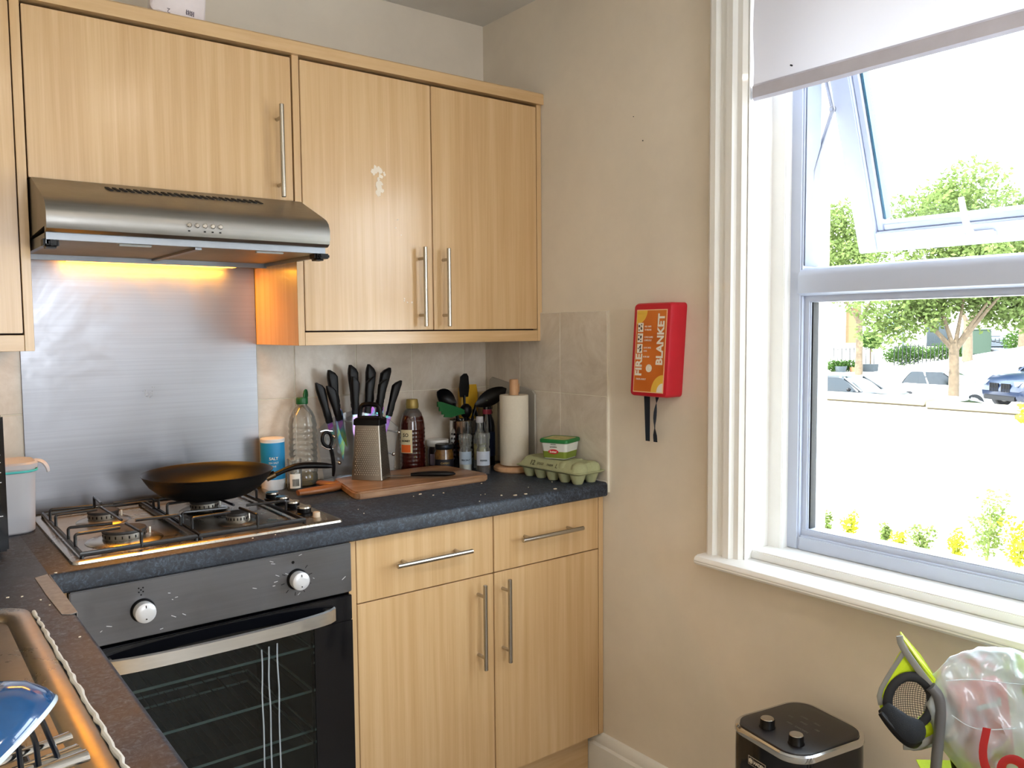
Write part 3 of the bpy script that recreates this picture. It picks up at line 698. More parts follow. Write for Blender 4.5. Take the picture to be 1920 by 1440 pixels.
# knife stand
kx, ky = -.533, -.070
ks = T('knife_stand', 'clear acrylic fan-shaped stand holding the black-handled knives', 'knife stand', (kx, ky, W))
fan = [(-.098, .006), (.098, .006), (.108, .10), (.118, .150), (.085, .178), (.045, .196), (0, .203), (-.045, .196), (-.085, .178), (-.126, .148), (-.112, .10)]
for y in (ky-.038, ky+.030): P('stand_panel', prism(nb(), [(kx+x, W+z) for x, z in fan], 'y', y-.002, y+.002, .0006, 1), 'acrylic', ks)
P('stand_base', box(nb(), kx-.105, kx+.105, ky-.050, ky+.048, W+.0005, W+.006, .001), 'acrylic', ks)
for x, z in ((-.100, .140), (-.085, .062), (.114, .135), (.094, .070), (-.02, .172), (.03, .172)):
    b = nb(); cyl(b, (kx+x, ky-.046, W+z), .0032, .085, 12, 'y'); P('spacer_rod', b, 'chrome', ks)
    b = nb(); bmesh.ops.create_uvsphere(b, u_segments=14, v_segments=8, radius=.0058); b.transform(Matrix.Translation((kx+x, ky-.048, W+z))); P('rod_ball', b, 'chrome', ks)
def irid():
    m = N('rainbow_blade'); v = m.coords((7, 7, 7)); f = m.noise(v, 1.6, 2, .5, 1.0)
    m.l(m.ramp(f, [(.3, '2b6fd6'), (.4, '36c6d8'), (.48, 'c7e05a'), (.55, '55d2c0'), (.62, 'b06be0'), (.72, 'e07ad0')]), m.b.inputs['Base Color']); m.set(Metallic=.75, Roughness=.22); return m.m
M['rainbow'] = irid()
def knife(label, tx, tz, bx_, bz_, y, blade, big, grp=None):
    """tip of handle (tx,tz), bolster (bx,bz) in the plane y"""
    t = T('kitchen_knife', label, 'knife', (bx_, y, bz_), grp)
    d = Vector((tx-bx_, 0, tz-bz_)); L = d.length; d.normalize(); s = Vector((-d.z, 0, d.x))   # s points to the left of the handle
    m = Matrix(((s.x, 0, d.x, bx_), (0, 1, 0, y), (s.z, 0, d.z, bz_), (0, 0, 0, 1)))
    w_ = .0155 if big else .0132; th = .0100 if big else .0088
    secs = [(.72*w_, th*.8, 0), (.80*w_, th*.9, L*.10), (.74*w_, th*.9, L*.3), (.95*w_, th, L*.6), (1.02*w_, th, L*.80), (.78*w_, th*.85, L*.91), (.18*w_, th*.5, L*1.02)]
    k_ = -1 if tx > bx_+.012 else 1
    cxs = [0, 0, .001, .001, .001, .0035*k_, .0095*k_]
    b = nb(); rloft(b, [(hx, hy, min(hx, hy)*.7, z, cx_, 0) for (hx, hy, z), cx_ in zip(secs, cxs)], 4); b.transform(m); P('handle', b, 'black', t)
    b = nb(); rloft(b, [(.7*w_, th*.75, .003, -.012), (.75*w_, th*.8, .003, 0)], 4); b.transform(m); P('bolster', b, 'black', t)
    bw = .019 if big else .009
    poly = [(-.008, -.012), (.008, -.012), (.008, -.02), (.008, -blade*.6), (-.001, -blade), (-bw*.8, -blade*.62), (-bw, -.03), (-bw*.9, -.018)]
    b = nb(); prism(b, poly, 'y', -.0009, .0009); b.transform(m); P('blade', b, 'rainbow', t, 'iridescent rainbow-coloured blade')
    return t
yb, yf = -.062, -.102
KN = [(-.609, 1.245, -.598, 1.142, yb, .17, 1, 'black-handled knife second from the left in the back row of the stand'),
      (-.540, 1.257, -.536, 1.142, yb, .18, 1, 'tallest black-handled knife left of centre, back row of the knife stand'),
      (-.478, 1.256, -.486, 1.142, yb, .18, 1, 'black-handled knife at the centre right, back row of the knife stand'),
      (-.424, 1.246, -.450, 1.146, yb, .17, 1, 'black-handled knife leaning right in the back row of the knife stand'),
      (-.663, 1.212, -.636, 1.105, yf+.012, .07, 0, 'leftmost black-handled knife, leaning left out of the knife stand'),
      (-.636, 1.203, -.612, 1.112, yf-.004, .10, 0, 'black-handled knife second from the left in the front row of the stand'),
      (-.552, 1.224, -.555, 1.125, yf, .10, 0, 'black-handled knife left of centre, front row, right above the grater handle'),
      (-.501, 1.222, -.514, 1.125, yf, .10, 0, 'black-handled knife right of centre, front row of the knife stand'),
      (-.458, 1.213, -.475, 1.125, yf, .10, 0, 'black-handled knife second from the right in the front row of the stand'),
      (-.408, 1.208, -.440, 1.112, yf, .10, 0, 'rightmost knife leaning right, its yellow-green blade showing beside the grater')]
for a_ in KN: knife(a_[7], *a_[:7], 'knives in the acrylic stand')
# scissors hanging on the left rod of the stand
t = T('kitchen_scissors', 'black-handled scissors hung on the left side of the knife stand', 'scissors', (-.655, -.145, .96))
b = nb(); tube(b, smooth_path([(-.668, -.145, 1.075), (-.680, -.145, 1.07), (-.684, -.145, 1.05), (-.675, -.145, 1.035), (-.660, -.145, 1.030), (-.652, -.145, 1.045), (-.656, -.145, 1.066)], 2, True), .0048, 10, closed=True); P('finger_loop', b, 'black', t)
b = nb(); tube(b, smooth_path([(-.662, -.145, 1.034), (-.655, -.146, 1.02), (-.651, -.147, .99), (-.650, -.147, .965), (-.652, -.146, .945)], 2), [.006, .008, .008, .007, .004], 10, flat=.7); P('handle', b, 'black', t)
b = nb(); tube(b, smooth_path([(-.685, -.143, 1.036), (-.668, -.150, 1.024), (-.648, -.150, 1.026), (-.640, -.140, 1.036)], 2), .0018, 8); P('hook', b, 'chrome', t)
b = nb(); prism(b, [(-.688, 1.078), (-.672, 1.081), (-.650, 1.076), (-.650, 1.074), (-.672, 1.078), (-.688, 1.0755)], 'y', -.146, -.144); P('blade', b, 'chrome', t)
# vegetable peeler lying in front of the stand
t = T('vegetable_peeler', 'small steel peeler lying on the worktop between stand and grater', 'peeler', (-.63, -.165, W))
b = nb(); tube(b, smooth_path([(-.675, -.160, W+.008), (-.650, -.165, W+.012), (-.625, -.170, W+.008)], 2), [.006, .009, .005], 12, flat=.5); P('handle', b, 'black', t)
b = nb(); tube(b, smooth_path([(-.628, -.170, W+.008), (-.612, -.160, W+.010), (-.592, -.164, W+.008), (-.612, -.178, W+.008)], 1, True), .0025, 8, closed=True); box(b, -.61, -.592, -.172, -.166, W+.004, W+.014); P('peeler_head', b, 'chrome', t)

# chopping board with handle
cb_ = T('chopping_board', 'thick acacia chopping board with a forked handle on the worktop', 'chopping board', (-.45, -.24, W))
pts = smooth_path([(-.672, -.372, 0), (-.480, -.3715, 0), (-.300, -.3700, 0), (-.262, -.366, 0), (-.255, -.345, 0), (-.262, -.22, 0), (-.272, -.136, 0), (-.285, -.124, 0), (-.45, -.124, 0), (-.60, -.126, 0), (-.640, -.130, 0), (-.652, -.150, 0), (-.658, -.185, 0), (-.668, -.245, 0), (-.690, -.330, 0), (-.690, -.362, 0)], 1, True)
b = nb(); prism(b, [(p.x, p.y) for p in pts], 'z', W+.0008, W+.021, .004, 3)
P('board', b, 'board', cb_)
b = nb()
tube(b, smooth_path([(-.655, -.205, W+.0115), (-.690, -.215, W+.0115), (-.740, -.222, W+.0115), (-.792, -.222, W+.0115)], 2), [.016, .017, .016, .012], 16, flat=.62)
tube(b, smooth_path([(-.650, -.180, W+.0115), (-.668, -.165, W+.0115), (-.680, -.142, W+.0115), (-.684, -.118, W+.0115)], 2), [.015, .014, .014, .010], 16, flat=.62)
P('board_handle', b, wood('acacia_handle', [(.25, '6a3f20'), (.5, '935c33'), (.75, 'a8703f')], (2.2, 22, 22), .4, .2), cb_, 'redder forked wooden handle')
BT = W+.0215
# box grater
gz = BT; gc = Vector((-.560, -.202, gz)); ga = R(-50)
gr = T('box_grater', 'steel box grater with a black top handle standing on the board', 'grater', gc)
gm = Matrix.Translation(gc) @ Matrix.Rotation(ga, 4, 'Z')
b = nb(); rloft(b, [(.047, .036, .004, .0005), (.0465, .0355, .004, .006), (.0365, .026, .004, .160)], 3); b.transform(gm); P('grater_body', b, steel('grater_steel', 'a9a39a', .36, (90, 90, 90)), gr)
def on_face(u, z, side):   # side 'f': the -y face, 'r': the +x face
    k = z/.160; hx = .0468-.0103*k; hy = .0358-.0098*k
    if side == 'f': return Vector((u*hx/.047, -hy, z))
    return Vector((hx, u*hy/.036, z))
b = nb()
for iz in range(22):
    for ix in range(11):
        u = -.036+ix*.0072+(.0036 if iz % 2 else 0)
        if u > .037: continue
        p_ = on_face(u, .016+iz*.0061, 'f'); lathe(b, [(.0019, 0), (.0012, .0013), (.0001, .0016)], (0, 0, 0), 6, Matrix.Translation(p_) @ Matrix.Rotation(R(90), 4, 'X'))
b.transform(gm); P('grating_teeth', b, plain('tooth_steel', 'cfc9bf', .3, 1), gr)
b = nb()
for iz in range(30):
    for ix in range(8):
        u = -.026+ix*.0072+(.0036 if iz % 2 else 0)
        p_ = on_face(u, .014+iz*.0046, 'r'); box(b, -.0003, .0008, -.0012, .0012, -.001, .001, mat=Matrix.Translation(p_))
b.transform(gm); P('fine_teeth', b, plain('tooth_dark', '55524e', .4, 1), gr)
b = nb(); rloft(b, [(.040, .0295, .004, .156), (.040, .0295, .004, .172), (.036, .0255, .006, .176)], 4)
rloft(b, [(.034, .011, .004, .174), (.033, .010, .004, .180)], 4)
tube(b, smooth_path([(-.032, 0, .174), (-.031, 0, .194), (-.026, 0, .210), (-.012, 0, .214), (.012, 0, .214), (.026, 0, .210), (.031, 0, .194), (.032, 0, .174)], 1), .0062, 12, flat=1.1); b.transform(gm); P('grip', b, 'black', gr, 'black plastic grip')
# loose knife on the board
t = T('paring_knife', 'knife with a fat black handle lying flat on the chopping board', 'knife', (-.42, -.31, BT))
d_ = Vector((-.371+.470, -.349+.285, 0)).normalized(); m = Matrix(((d_.x, -d_.y, 0, -.470), (d_.y, d_.x, 0, -.272), (0, 0, 1, BT+.009), (0, 0, 0, 1)))
b = nb(); tube(b, [(0, 0, 0), (.02, 0, .001), (.06, -.002, .002), (.10, 0, .001), (.122, .003, 0), (.128, .004, -.001)], [.008, .0105, .013, .0125, .009, .004], 16, flat=.62); b.transform(m); P('handle', b, 'black', t)
b = nb(); prism(b, [(.004, -.006), (.004, .007), (-.075, .006), (-.10, .002), (-.108, -.005)], 'z', -.003, -.0018); b.transform(m @ Matrix.Rotation(R(0), 4, 'Z')); P('blade', b, plain('knife_steel', '8c857c', .3, 1), t)
# honey bottle
c = (-.338, -.064, W)
t = T('syrup_bottle', 'dark amber squeezy syrup bottle with a gold cap and cream label', 'bottle', c)
pr = [(.034, 0), (.040, .004), (.0415, .012)]
for k in range(10): z = .018+k*.0125; pr += [(.0415, z), (.0425, z+.004), (.0405, z+.009)]
pr += [(.040, .150), (.037, .168), (.030, .184), (.022, .194), (.0165, .198), (.0165, .202)]
P('bottle_body', lathe(nb(), pr, c, 40, sy=.8), 'honey', t)
P('shoulder', lathe(nb(), [(.038, .160), (.0306, .184), (.0226, .1945), (.0170, .200), (.0165, .204)], c, 36, sy=.82), 'clear', t)
P('cap', lathe(nb(), [(.0195, .200), (.0205, .203), (.0205, .214), (.0195, .218), (.0185, .226), (.017, .229), (.0001, .229)], c, 32), plain('gold_cap', 'a08a4a', .4, .3), t)
b = nb(); label_band(b, c, .0428, .062, .135, -178, -118, 10)
for v in b.verts: v.co.y = c[1]+(v.co.y-c[1])*.84
P('label', b, plain('cream_label', 'd9cfa6', .5), t)
b = nb(); label_band(b, c, .0436, .064, .088, -172, -126, 8)
for v in b.verts: v.co.y = c[1]+(v.co.y-c[1])*.84
P('label_print', b, plain('orange_print', 'e0611a', .5), t)
b = nb(); curved_text(b, 'SO', .016, c, .0430, .118, R(-148), .0002); curved_text(b, 'HONEY', .009, c, .0430, .100, R(-148), .0002)
for v in b.verts: v.co.y = c[1]+(v.co.y-c[1])*.86
P('lettering', b, 'black', t)
# white-lidded tub and dark jar
c = (-.236, -.052, W)
t = T('spread_jar', 'short jar with a wide white screw lid between syrup bottle and utensil pot', 'jar', c)
P('jar_body', lathe(nb(), [(.030, 0), (.034, .004), (.034, .058), (.031, .066), (.031, .072)], c, 36), plain('dark_jar', '2c2128', .2, coat=.4), t)
P('lid', lathe(nb(), [(.0345, .070), (.0355, .072), (.0355, .088), (.034, .0905), (.0001, .0905)], c, 36), 'white', t)
b = nb(); label_band(b, c, .034, .010, .046, -170, -60, 14); P('label', b, plain('mauve_label', '8d8296', .5), t)
c = (-.262, -.128, W)
t = T('pickle_jar', 'small dark glass jar with amber contents and black label, front of the group', 'jar', c)
P('jar_body', lathe(nb(), [(.026, 0), (.030, .004), (.030, .058), (.026, .068), (.026, .072)], c, 36), plain('amber_contents', '6a4718', .2, coat=.7, var=.4, scale=120), t)
P('lid', lathe(nb(), [(.0265, .070), (.028, .072), (.028, .084), (.0265, .086), (.0001, .086)], c, 36), plain('dark_lid', '232a33', .3, .6), t)
b = nb(); label_band(b, c, .0302, .006, .040, -190, -20, 20); P('label', b, plain('black_label', '14161f', .5), t)
b = nb(); curved_text(b, 'CAPERS', .008, c, .0312, .028, R(-118), .0001); curved_text(b, 'IN BRINE', .005, c, .0312, .018, R(-118)); P('lettering', b, plain('gold_print', '9a8550', .5), t)
# utensil pot
c = (-.160, -.090, W); uc = c
t = T('utensil_pot', 'perforated steel cylinder pot filled with black kitchen utensils', 'utensil pot', c)
P('pot_body', lathe(nb(), [(.0001, .002), (.043, .002), (.0445, 0), (.046, .002), (.046, .150), (.0468, .152), (.0455, .153), (.0445, .150), (.0445, .006), (.0001, .006)], c, 48), 'chrome', t)
b = nb()
for k in range(24):
    a = 2*pi*k/24
    if k % 6 in (4, 5): continue
    for j in range(6):
        m = Matrix.Translation((c[0], c[1], c[2]+.036+j*.0145)) @ Matrix.Rotation(a, 4, 'Z') @ Matrix.Translation((.0458, 0, 0)); cyl(b, (0, 0, 0), .0040, .0006, 12, 'x', mat=m)
P('drain_hole', b, 'blackgloss', t, 'rows of punched round holes')
def utensil(name, label, cat, p0, p1, head, mat='black'):
    t = T(name, label, cat, p0, 'utensils in the steel pot')
    b = nb(); tube(b, smooth_path([p0, ((p0[0]+p1[0])/2, (p0[1]+p1[1])/2, (p0[2]+p1[2])/2+.004), p1], 1), [.004, .0045, .006], 10, flat=.7); P('handle', b, 'black', t)
    P('head', head, mat, t, ang=60); return t
def spoonhead(c_, d, L, Wd, nrm, dish=.012):
    d = Vector(d).normalized(); n_ = Vector(nrm); n_ = (n_-d*n_.dot(d)).normalized(); s_ = d.cross(n_)
    rs = []
    for i in range(13):
        t_ = i/12; w_ = Wd*sin(pi*min(.999, max(.02, t_)))**.6; ce = Vector(c_)+d*(L*t_)
        top = []; bot = []
        for k in range(9):
            u = -1+k/4; dz = -dish*(1-u*u)*sin(pi*t_)
            top.append(ce+s_*(w_*u)+n_*(dz+.0012)); bot.append(ce+s_*(w_*u)+n_*(dz-.0012))
        rs.append(top+bot[::-1])
    return rings(nb(), rs)
zr = W+.153
utensil('serving_spoon', 'big black nylon spoon leaning right out of the utensil pot', 'spoon', (-.17, -.085, W+.01), (-.118, -.105, W+.205), spoonhead((-.125, -.112, W+.198), (.60, -.48, .42), .115, .027, (-.4, -.8, .35)))
utensil('turner', 'black nylon spatula standing upright at the back of the utensil pot', 'spatula', (-.16, -.10, W+.01), (-.146, -.076, W+.23), rloft(nb(), [(.016, .002, .001, W+.225, -.146, -.075), (.020, .002, .001, W+.255, -.144, -.073), (.016, .002, .001, W+.292, -.142, -.072), (.006, .0015, .001, W+.302, -.138, -.071)]))
utensil('ladle', 'black nylon ladle tilting left out of the utensil pot', 'ladle', (-.15, -.08, W+.01), (-.195, -.090, W+.208), spoonhead((-.190, -.090, W+.202), (-.75, .0, .50), .085, .030, (-.3, -.8, .4), .02))
utensil('slotted_spoon', 'black slotted spoon behind the green spatula in the pot', 'spoon', (-.14, -.09, W+.01), (-.185, -.070, W+.215), spoonhead((-.175, -.072, W+.205), (-.80, .05, .38), .080, .024, (-.2, -.9, .3)))
b = nb(); prism(b, [(u_-.014, z_+.014) for u_, z_ in [(-.262, W+.190), (-.262, W+.206), (-.246, W+.204), (-.180, W+.182), (-.150, W+.168), (-.150, W+.162), (-.185, W+.158), (-.210, W+.152), (-.238, W+.155), (-.236, W+.163), (-.246, W+.164), (-.246, W+.174), (-.256, W+.175), (-.256, W+.188)]], 'y', -.118, -.112); tt = utensil('pasta_server', 'green toothed plastic server sticking out left of the utensil pot', 'server', (-.15, -.10, W+.01), (-.168, -.112, W+.162), b, 'green')
utensil('black_whisk', 'black utensil with a bulky dark head low in the middle of the pot', 'whisk', (-.16, -.09, W+.01), (-.160, -.105, W+.170), lathe(nb(), [(.004, .155), (.014, .165), (.020, .180), (.018, .195), (.008, .205), (.0001, .206)], (-.160, -.105, W), 20))
utensil('serving_tongs', 'grey-black tongs hanging down over the right rim of the pot', 'tongs', (-.145, -.09, W+.01), (-.125, -.100, W+.185), tube(nb(), smooth_path([(-.122, -.100, W+.19), (-.118, -.112, W+.15), (-.112, -.122, W+.11), (-.106, -.128, W+.085)], 1), [.006, .009, .010, .006], 10, flat=.4))
# seasoning mills and bottles
def mill(c, r, label, fill, lab, h=.118, code='SEA SALT'):
    t = T('seasoning_mill', label, 'seasoning mill', c, 'seasoning mills')
    P('glass_body', lathe(nb(), [(r*.95, 0), (r, .002), (r, h*.58), (r*.82, h*.66), (r*.8, h*.70)], c, 28), 'clear', t)
    P('contents', lathe(nb(), [(.0001, .002), (r*.93, .002), (r*.93, h*.30), (.0001, h*.31)], c, 24), fill, t)
    P('cap', lathe(nb(), [(r*.86, h*.67), (r*.92, h*.69), (r*.92, h*.84), (r*1.0, h*.86), (r*1.0, h*.97), (r*.9, h), (.0001, h)], c, 28), 'clear', t)
    b = nb(); label_band(b, c, r, h*.22, h*.56, -190, -60, 16); P('label', b, lab, t)
    b = nb(); curved_text(b, code, r*.33, c, r+.0006, h*.34, R(-122), .0001); P('lettering', b, 'navy', t); return t
mill((-.222, -.190, W), .0205, 'seasoning mill with clear cap and pale blue label, left of the pair', plain('salt', 'dcdcd6', .8), plain('pale_blue_label', '9fb2c6', .5), .118, 'SEA SALT')
mill((-.198, -.252, W), .0215, 'seasoning mill with dark peppercorns and white label, right of the pair', plain('peppercorn', '5a4742', .8, var=.5, scale=300), plain('white_blue_label', 'b9c4d6', .5), .128, 'PEPPER')
c = (-.148, -.165, W)
t = T('vinegar_bottle', 'clear glass vinegar bottle with white cap behind the two mills', 'bottle', c)
P('bottle_body', lathe(nb(), [(.018, 0), (.021, .003), (.021, .090), (.017, .110), (.010, .125), (.0095, .150)], c, 28), 'clear', t)
P('cap', lathe(nb(), [(.011, .148), (.0115, .150), (.0115, .166), (.0105, .168), (.0001, .168)], c, 24), 'frost', t)
b = nb(); label_band(b, c, .0211, .030, .082, -190, -50, 14); P('label', b, plain('fruit_label', '8f8f6a', .5, var=.5, scale=60), t)
c = (-.083, -.116, W)
t = T('sauce_bottle', 'tall dark bottle with a red and blue neck label beside the kitchen roll', 'bottle', c)
P('bottle_body', lathe(nb(), [(.022, 0), (.025, .003), (.025, .128), (.022, .146), (.015, .165), (.014, .200)], c, 28), plain('dark_glass', '0b0f1d', .1, coat=.5), t)
P('cap', lathe(nb(), [(.0150, .196), (.0155, .198), (.0155, .214), (.014, .216), (.0001, .216)], c, 24), plain('yellow_green_cap', '3b4a2a', .4), t)
b = nb(); label_band(b, c, .0148, .168, .184, -200, -40, 12); P('neck_label', b, plain('red_neck', '9a3046', .5), t)
b = nb(); label_band(b, c, .0252, .030, .110, -200, -40, 14); P('label', b, plain('navy_label', '18284a', .5), t)
# cereal carton and yellow packet and grey chopping board in the corner
c0 = (-.040, -.072, W)
t = T('cereal_carton', 'cream carton with upright printed letters behind the kitchen roll', 'carton', (-.04, -.05, W))
P('carton_body', box(nb(), -.064, -.016, -.085, -.014, W+.0005, W+.235, .001), plain('carton_cream', 'cfc4a6', .6), t)
b = nb(); text(b, 'IDEAL', .022, face_mat((-.046, -.0855, W+.185), (0, 0, 1), (-1, 0, 0)), .0003, bold=.0004); text(b, 'CEREAL', .012, face_mat((-.046, -.0855, W+.10), (0, 0, 1), (-1, 0, 0)), .0003); P('lettering', b, plain('brown_print', '4b3a2c', .6), t)
b = nb(); rloft(b, [(.030, .010, .006, W+.001), (.034, .012, .008, W+.10), (.036, .010, .006, W+.235), (.034, .002, .001, W+.262)]); b.transform(Matrix.Translation((-.105, -.038, 0)))
S('yellow_packet', b, plain('yellow_film', 'c59a1c', .4), 'yellow food packet standing in the corner behind the utensils', 'packet', (-.105, -.038, W))
b = nb(); prism(b, [(-.040, W+.001), (-.275, W+.001), (-.285, W+.01), (-.285, W+.238), (-.272, W+.250), (-.055, W+.285), (-.040, W+.275)], 'x', -.018, -.0105, .001, 1)
S('plastic_chopping_board', b, plain('grey_white_board', 'a9a49a', .5), 'grey-white plastic chopping board propped upright against the corner tiles', 'chopping board', (-.015, -.15, W))
# kitchen roll on its stand
c = (-.0865, -.266, W)
t = T('kitchen_roll_holder', 'round beech kitchen roll holder with a thick central pole', 'roll holder', c)
P('holder_base', lathe(nb(), [(.062, 0), (.066, .004), (.066, .012), (.062, .017), (.0001, .018)], c, 48), 'beech', t)
P('pole', lathe(nb(), [(.0145, .017), (.0145, .286), (.0125, .289), (.0001, .290)], c, 24), 'beech', t)
b = nb(); box(b, c[0]+.012, c[0]+.020, c[1]-.006, c[1]+.004, W+.245, W+.276, .003); P('roll_clip', b, 'beech', t)
b = nb(); lathe(b, [(.019, .0205), (.0445, .0205), (.0455, .022), (.0455, .238), (.0445, .240), (.019, .240), (.019, .0205)], c, 56)
tm = plain('paper_towel', 'ddd5c4', .9, var=.03, bump=.5, scale=180)
S('kitchen_roll', b, tm, 'cream paper kitchen roll standing on the beech holder', 'kitchen roll', (c[0], c[1], W+.0205))
# egg carton with tub on top
ec = Vector((-.073, -.469, W)); em = Matrix.Translation(ec) @ Matrix.Rotation(R(-86), 4, 'Z')
t = T('egg_carton', 'pale green moulded pulp egg carton at the right end of the worktop', 'egg carton', ec)
pulp = plain('pulp_green', 'a9ad86', .9, var=.05, bump=.4, scale=120)
b = nb(); nx_, ny_ = 5, 2; HXc, HYc = .128, .054
for i in range(nx_):
    for j in range(ny_):
        cx_ = -HXc+.028+i*(2*HXc-.056)/(nx_-1); cy_ = -.027+j*.054
        lathe(b, [(.0135, .0005), (.0165, .006), (.0215, .020), (.0255, .034)], (cx_, cy_, 0), 14)
rloft(b, [(HXc-.004, HYc-.004, .012, .028), (HXc+.006, HYc+.006, .014, .034), (HXc+.006, HYc+.006, .014, .0365)], 4)
b.transform(em); P('carton_base', b, pulp, t)
b = nb(); rs = []
for z, g in ((.037, 0), (.046, .006), (.056, .012), (.062, .020)):
    ring = []
    for x, y in rrect(HXc+.003-g, HYc+.002-g, .022, 8):
        sc = 1-.0*abs(x); ring.append((x, y+.0, z-.006*(max(0, (x-.05))/.08)**2))
    rs.append(ring)
rings(b, rs)
for i in (3, 4):   # bulging cups at the end of the lid
    for sy_ in (-1, 1):
        cx_ = -HXc+.028+i*(2*HXc-.056)/(nx_-1); lathe(b, [(.026, .036), (.0255, .046), (.021, .056), (.011, .062), (.0001, .063)], (cx_+.004, sy_*.026, 0), 16)
b.transform(em); ld = P('carton_lid', b, pulp, t)
b = nb()
text(b, '12', .022, face_mat((-.062, -HYc+.0005, .0475), (1, 0, 0), (0, .55, .83)), .0003, bold=.0003); text(b, 'EGGS', .011, face_mat((-.028, -HYc+.0005, .0475), (1, 0, 0), (0, .55, .83)), .0003); text(b, 'FARM', .010, face_mat((.012, -HYc+.0005, .0475), (1, 0, 0), (0, .55, .83)), .0003); text(b, 'L', .020, face_mat((.040, -HYc+.0005, .0475), (1, 0, 0), (0, .55, .83)), .0003)
b.transform(em); P('lettering', b, plain('grey_ink', '55563f', .8), ld)
tc_ = Vector((-.071, -.468, W+.0640)); tm_ = Matrix.Translation(tc_) @ Matrix.Rotation(R(-68), 4, 'Z')
t = T('margarine_tub', 'square white and green margarine tub sitting on the egg carton', 'tub', tc_)
b = nb(); rloft(b, [(.036, .036, .010, 0), (.038, .038, .010, .003), (.044, .044, .011, .050)], 5); b.transform(tm_); tb = P('tub_body', b, plain('tub_white', 'e4e8e4', .4), t)
b = nb(); rloft(b, [(.0384, .0384, .010, .0025), (.0409, .0409, .011, .022)], 5); b.transform(tm_); P('green_band', b, plain('olive_print', '7d8f35', .45), tb)
b = nb(); rloft(b, [(.0455, .0455, .012, .047), (.0475, .0475, .012, .049), (.0475, .0475, .012, .056), (.045, .045, .012, .059), (.041, .041, .010, .0575)], 5); b.transform(tm_); li = P('lid', b, plain('lid_green', '1f7a3c', .4), t)
b = nb(); rloft(b, [(.038, .038, .010, .0578), (.038, .038, .010, .0583)], 5); b.transform(tm_); P('lid_picture', b, plain('lid_print', 'b9b070', .45, var=.4, scale=50), li)
b = nb(); lathe(b, [(.0165, 0), (.0165, .0006), (.0001, .0006)], seg=28, sy=.42, mat=Matrix.Translation((0, -.0425, .022)) @ Matrix.Rotation(R(83), 4, 'X')); b.transform(tm_); P('logo_oval', b, plain('logo_red', 'c8202c', .45), tb)
b = nb(); text(b, 'butter', .009, face_mat((0, -.0434, .0218), (1, 0, 0), (0, .12, .99)), .0002, bold=.0002); b.transform(tm_); P('logo_lettering', b, 'label_white', tb)
b = nb(); text(b, 'spreadable', .0055, face_mat((0, -.0432, .036), (1, 0, 0), (0, -.12, .99)), .0002); text(b, 'ORIGINAL', .0042, face_mat((0, -.0437, .043), (1, 0, 0), (0, -.12, .99)), .0002); b.transform(tm_); P('lettering', b, plain('dark_print', '33403a', .6), tb)
b = nb(); lathe(b, [(.011, 0), (.011, .0006), (.0001, .0006)], seg=24, mat=Matrix.Translation((-.0425, .0, .028)) @ Matrix.Rotation(R(-97), 4, 'Y')); b.transform(tm_); P('side_badge', b, plain('badge_rose', 'b4505a', .5), tb)
# crumbs
b = nb(); random.seed(5)
for (x, y, s_) in ((-.520, -.405, .0055), (-.500, -.440, .003), (-.462, -.432, .003), (-.55, -.42, .002), (-.40, -.52, .002), (-.385, -.52, .002), (-.36, -.56, .0035), (-.33, -.583, .008), (-.30, -.588, .006), (-.235, -.52, .002), (-.190, -.585, .007), (-.13, -.5, .002), (-.30, -.385, .003), (-.45, -.585, .002), (-.75, -.52, .002), (-.74, -.47, .0015), (-1.0, -.585, .0018), (-1.05, -.583, .002), (-1.43, -.60, .003), (-1.52, -.71, .0025), (-1.50, -.72, .002), (-1.478, -.76, .002), (-1.494, -.82, .0018), (-1.470, -.80, .0018), (-1.46, -.99, .0018)):
    pts = [(x+s_*(.5+.6*random.random())*cos(2*pi*k/7), y+s_*(.3+.5*random.random())*sin(2*pi*k/7)) for k in range(7)]
    prism(b, pts, 'z', W+.0002, W+.0018)
S('crumbs', b, plain('crumb', 'dccfb8', .8), 'pale crumbs and onion skin scattered along the worktop edge', 'crumbs', (-.4, -.5, W), kind='stuff')

# clear storage tub on the left
c = (-1.440, -.165, W)
t = T('storage_tub', 'tall translucent plastic tub with a turquoise-rimmed clip lid, left of the hob', 'tub', c)
b = nb(); rloft(b, [(.060, .048, .030, .0005, c[0]-.030, c[1]), (.064, .052, .034, .004, c[0]-.030, c[1]), (.069, .057, .036, .145, c[0]-.030, c[1])], 8)
b.transform(Matrix.Translation((0, 0, W))); P('tub_body', b, 'frost', t)
b = nb(); rloft(b, [(.0725, .0605, .036, .146, c[0]-.030, c[1]), (.0735, .0615, .036, .156, c[0]-.030, c[1]), (.069, .057, .034, .160, c[0]-.030, c[1]), (.060, .048, .030, .157, c[0]-.030, c[1])], 8)
b.transform(Matrix.Translation((0, 0, W))); li = P('lid', b, 'frost', t)
b = nb(); rs = [(x, y, W+.1405) for x, y in rrect(.0715, .0595, .036, 8, c[0]-.030, c[1])]; tube(b, rs, .0026, 8, closed=True); P('lid_seal', b, plain('turquoise_seal', '4fc6c2', .4), li, 'turquoise seal')
b = nb(); tube(b, smooth_path([(c[0]+.040, c[1]-.005, W+.158), (c[0]+.055, c[1]-.010, W+.155), (c[0]+.064, c[1]-.012, W+.142), (c[0]+.066, c[1]-.012, W+.130)], 2), [.010, .011, .011, .009], 12, flat=.35, upv=(0, 0, 1)); P('lid_clip', b, 'frost', li)
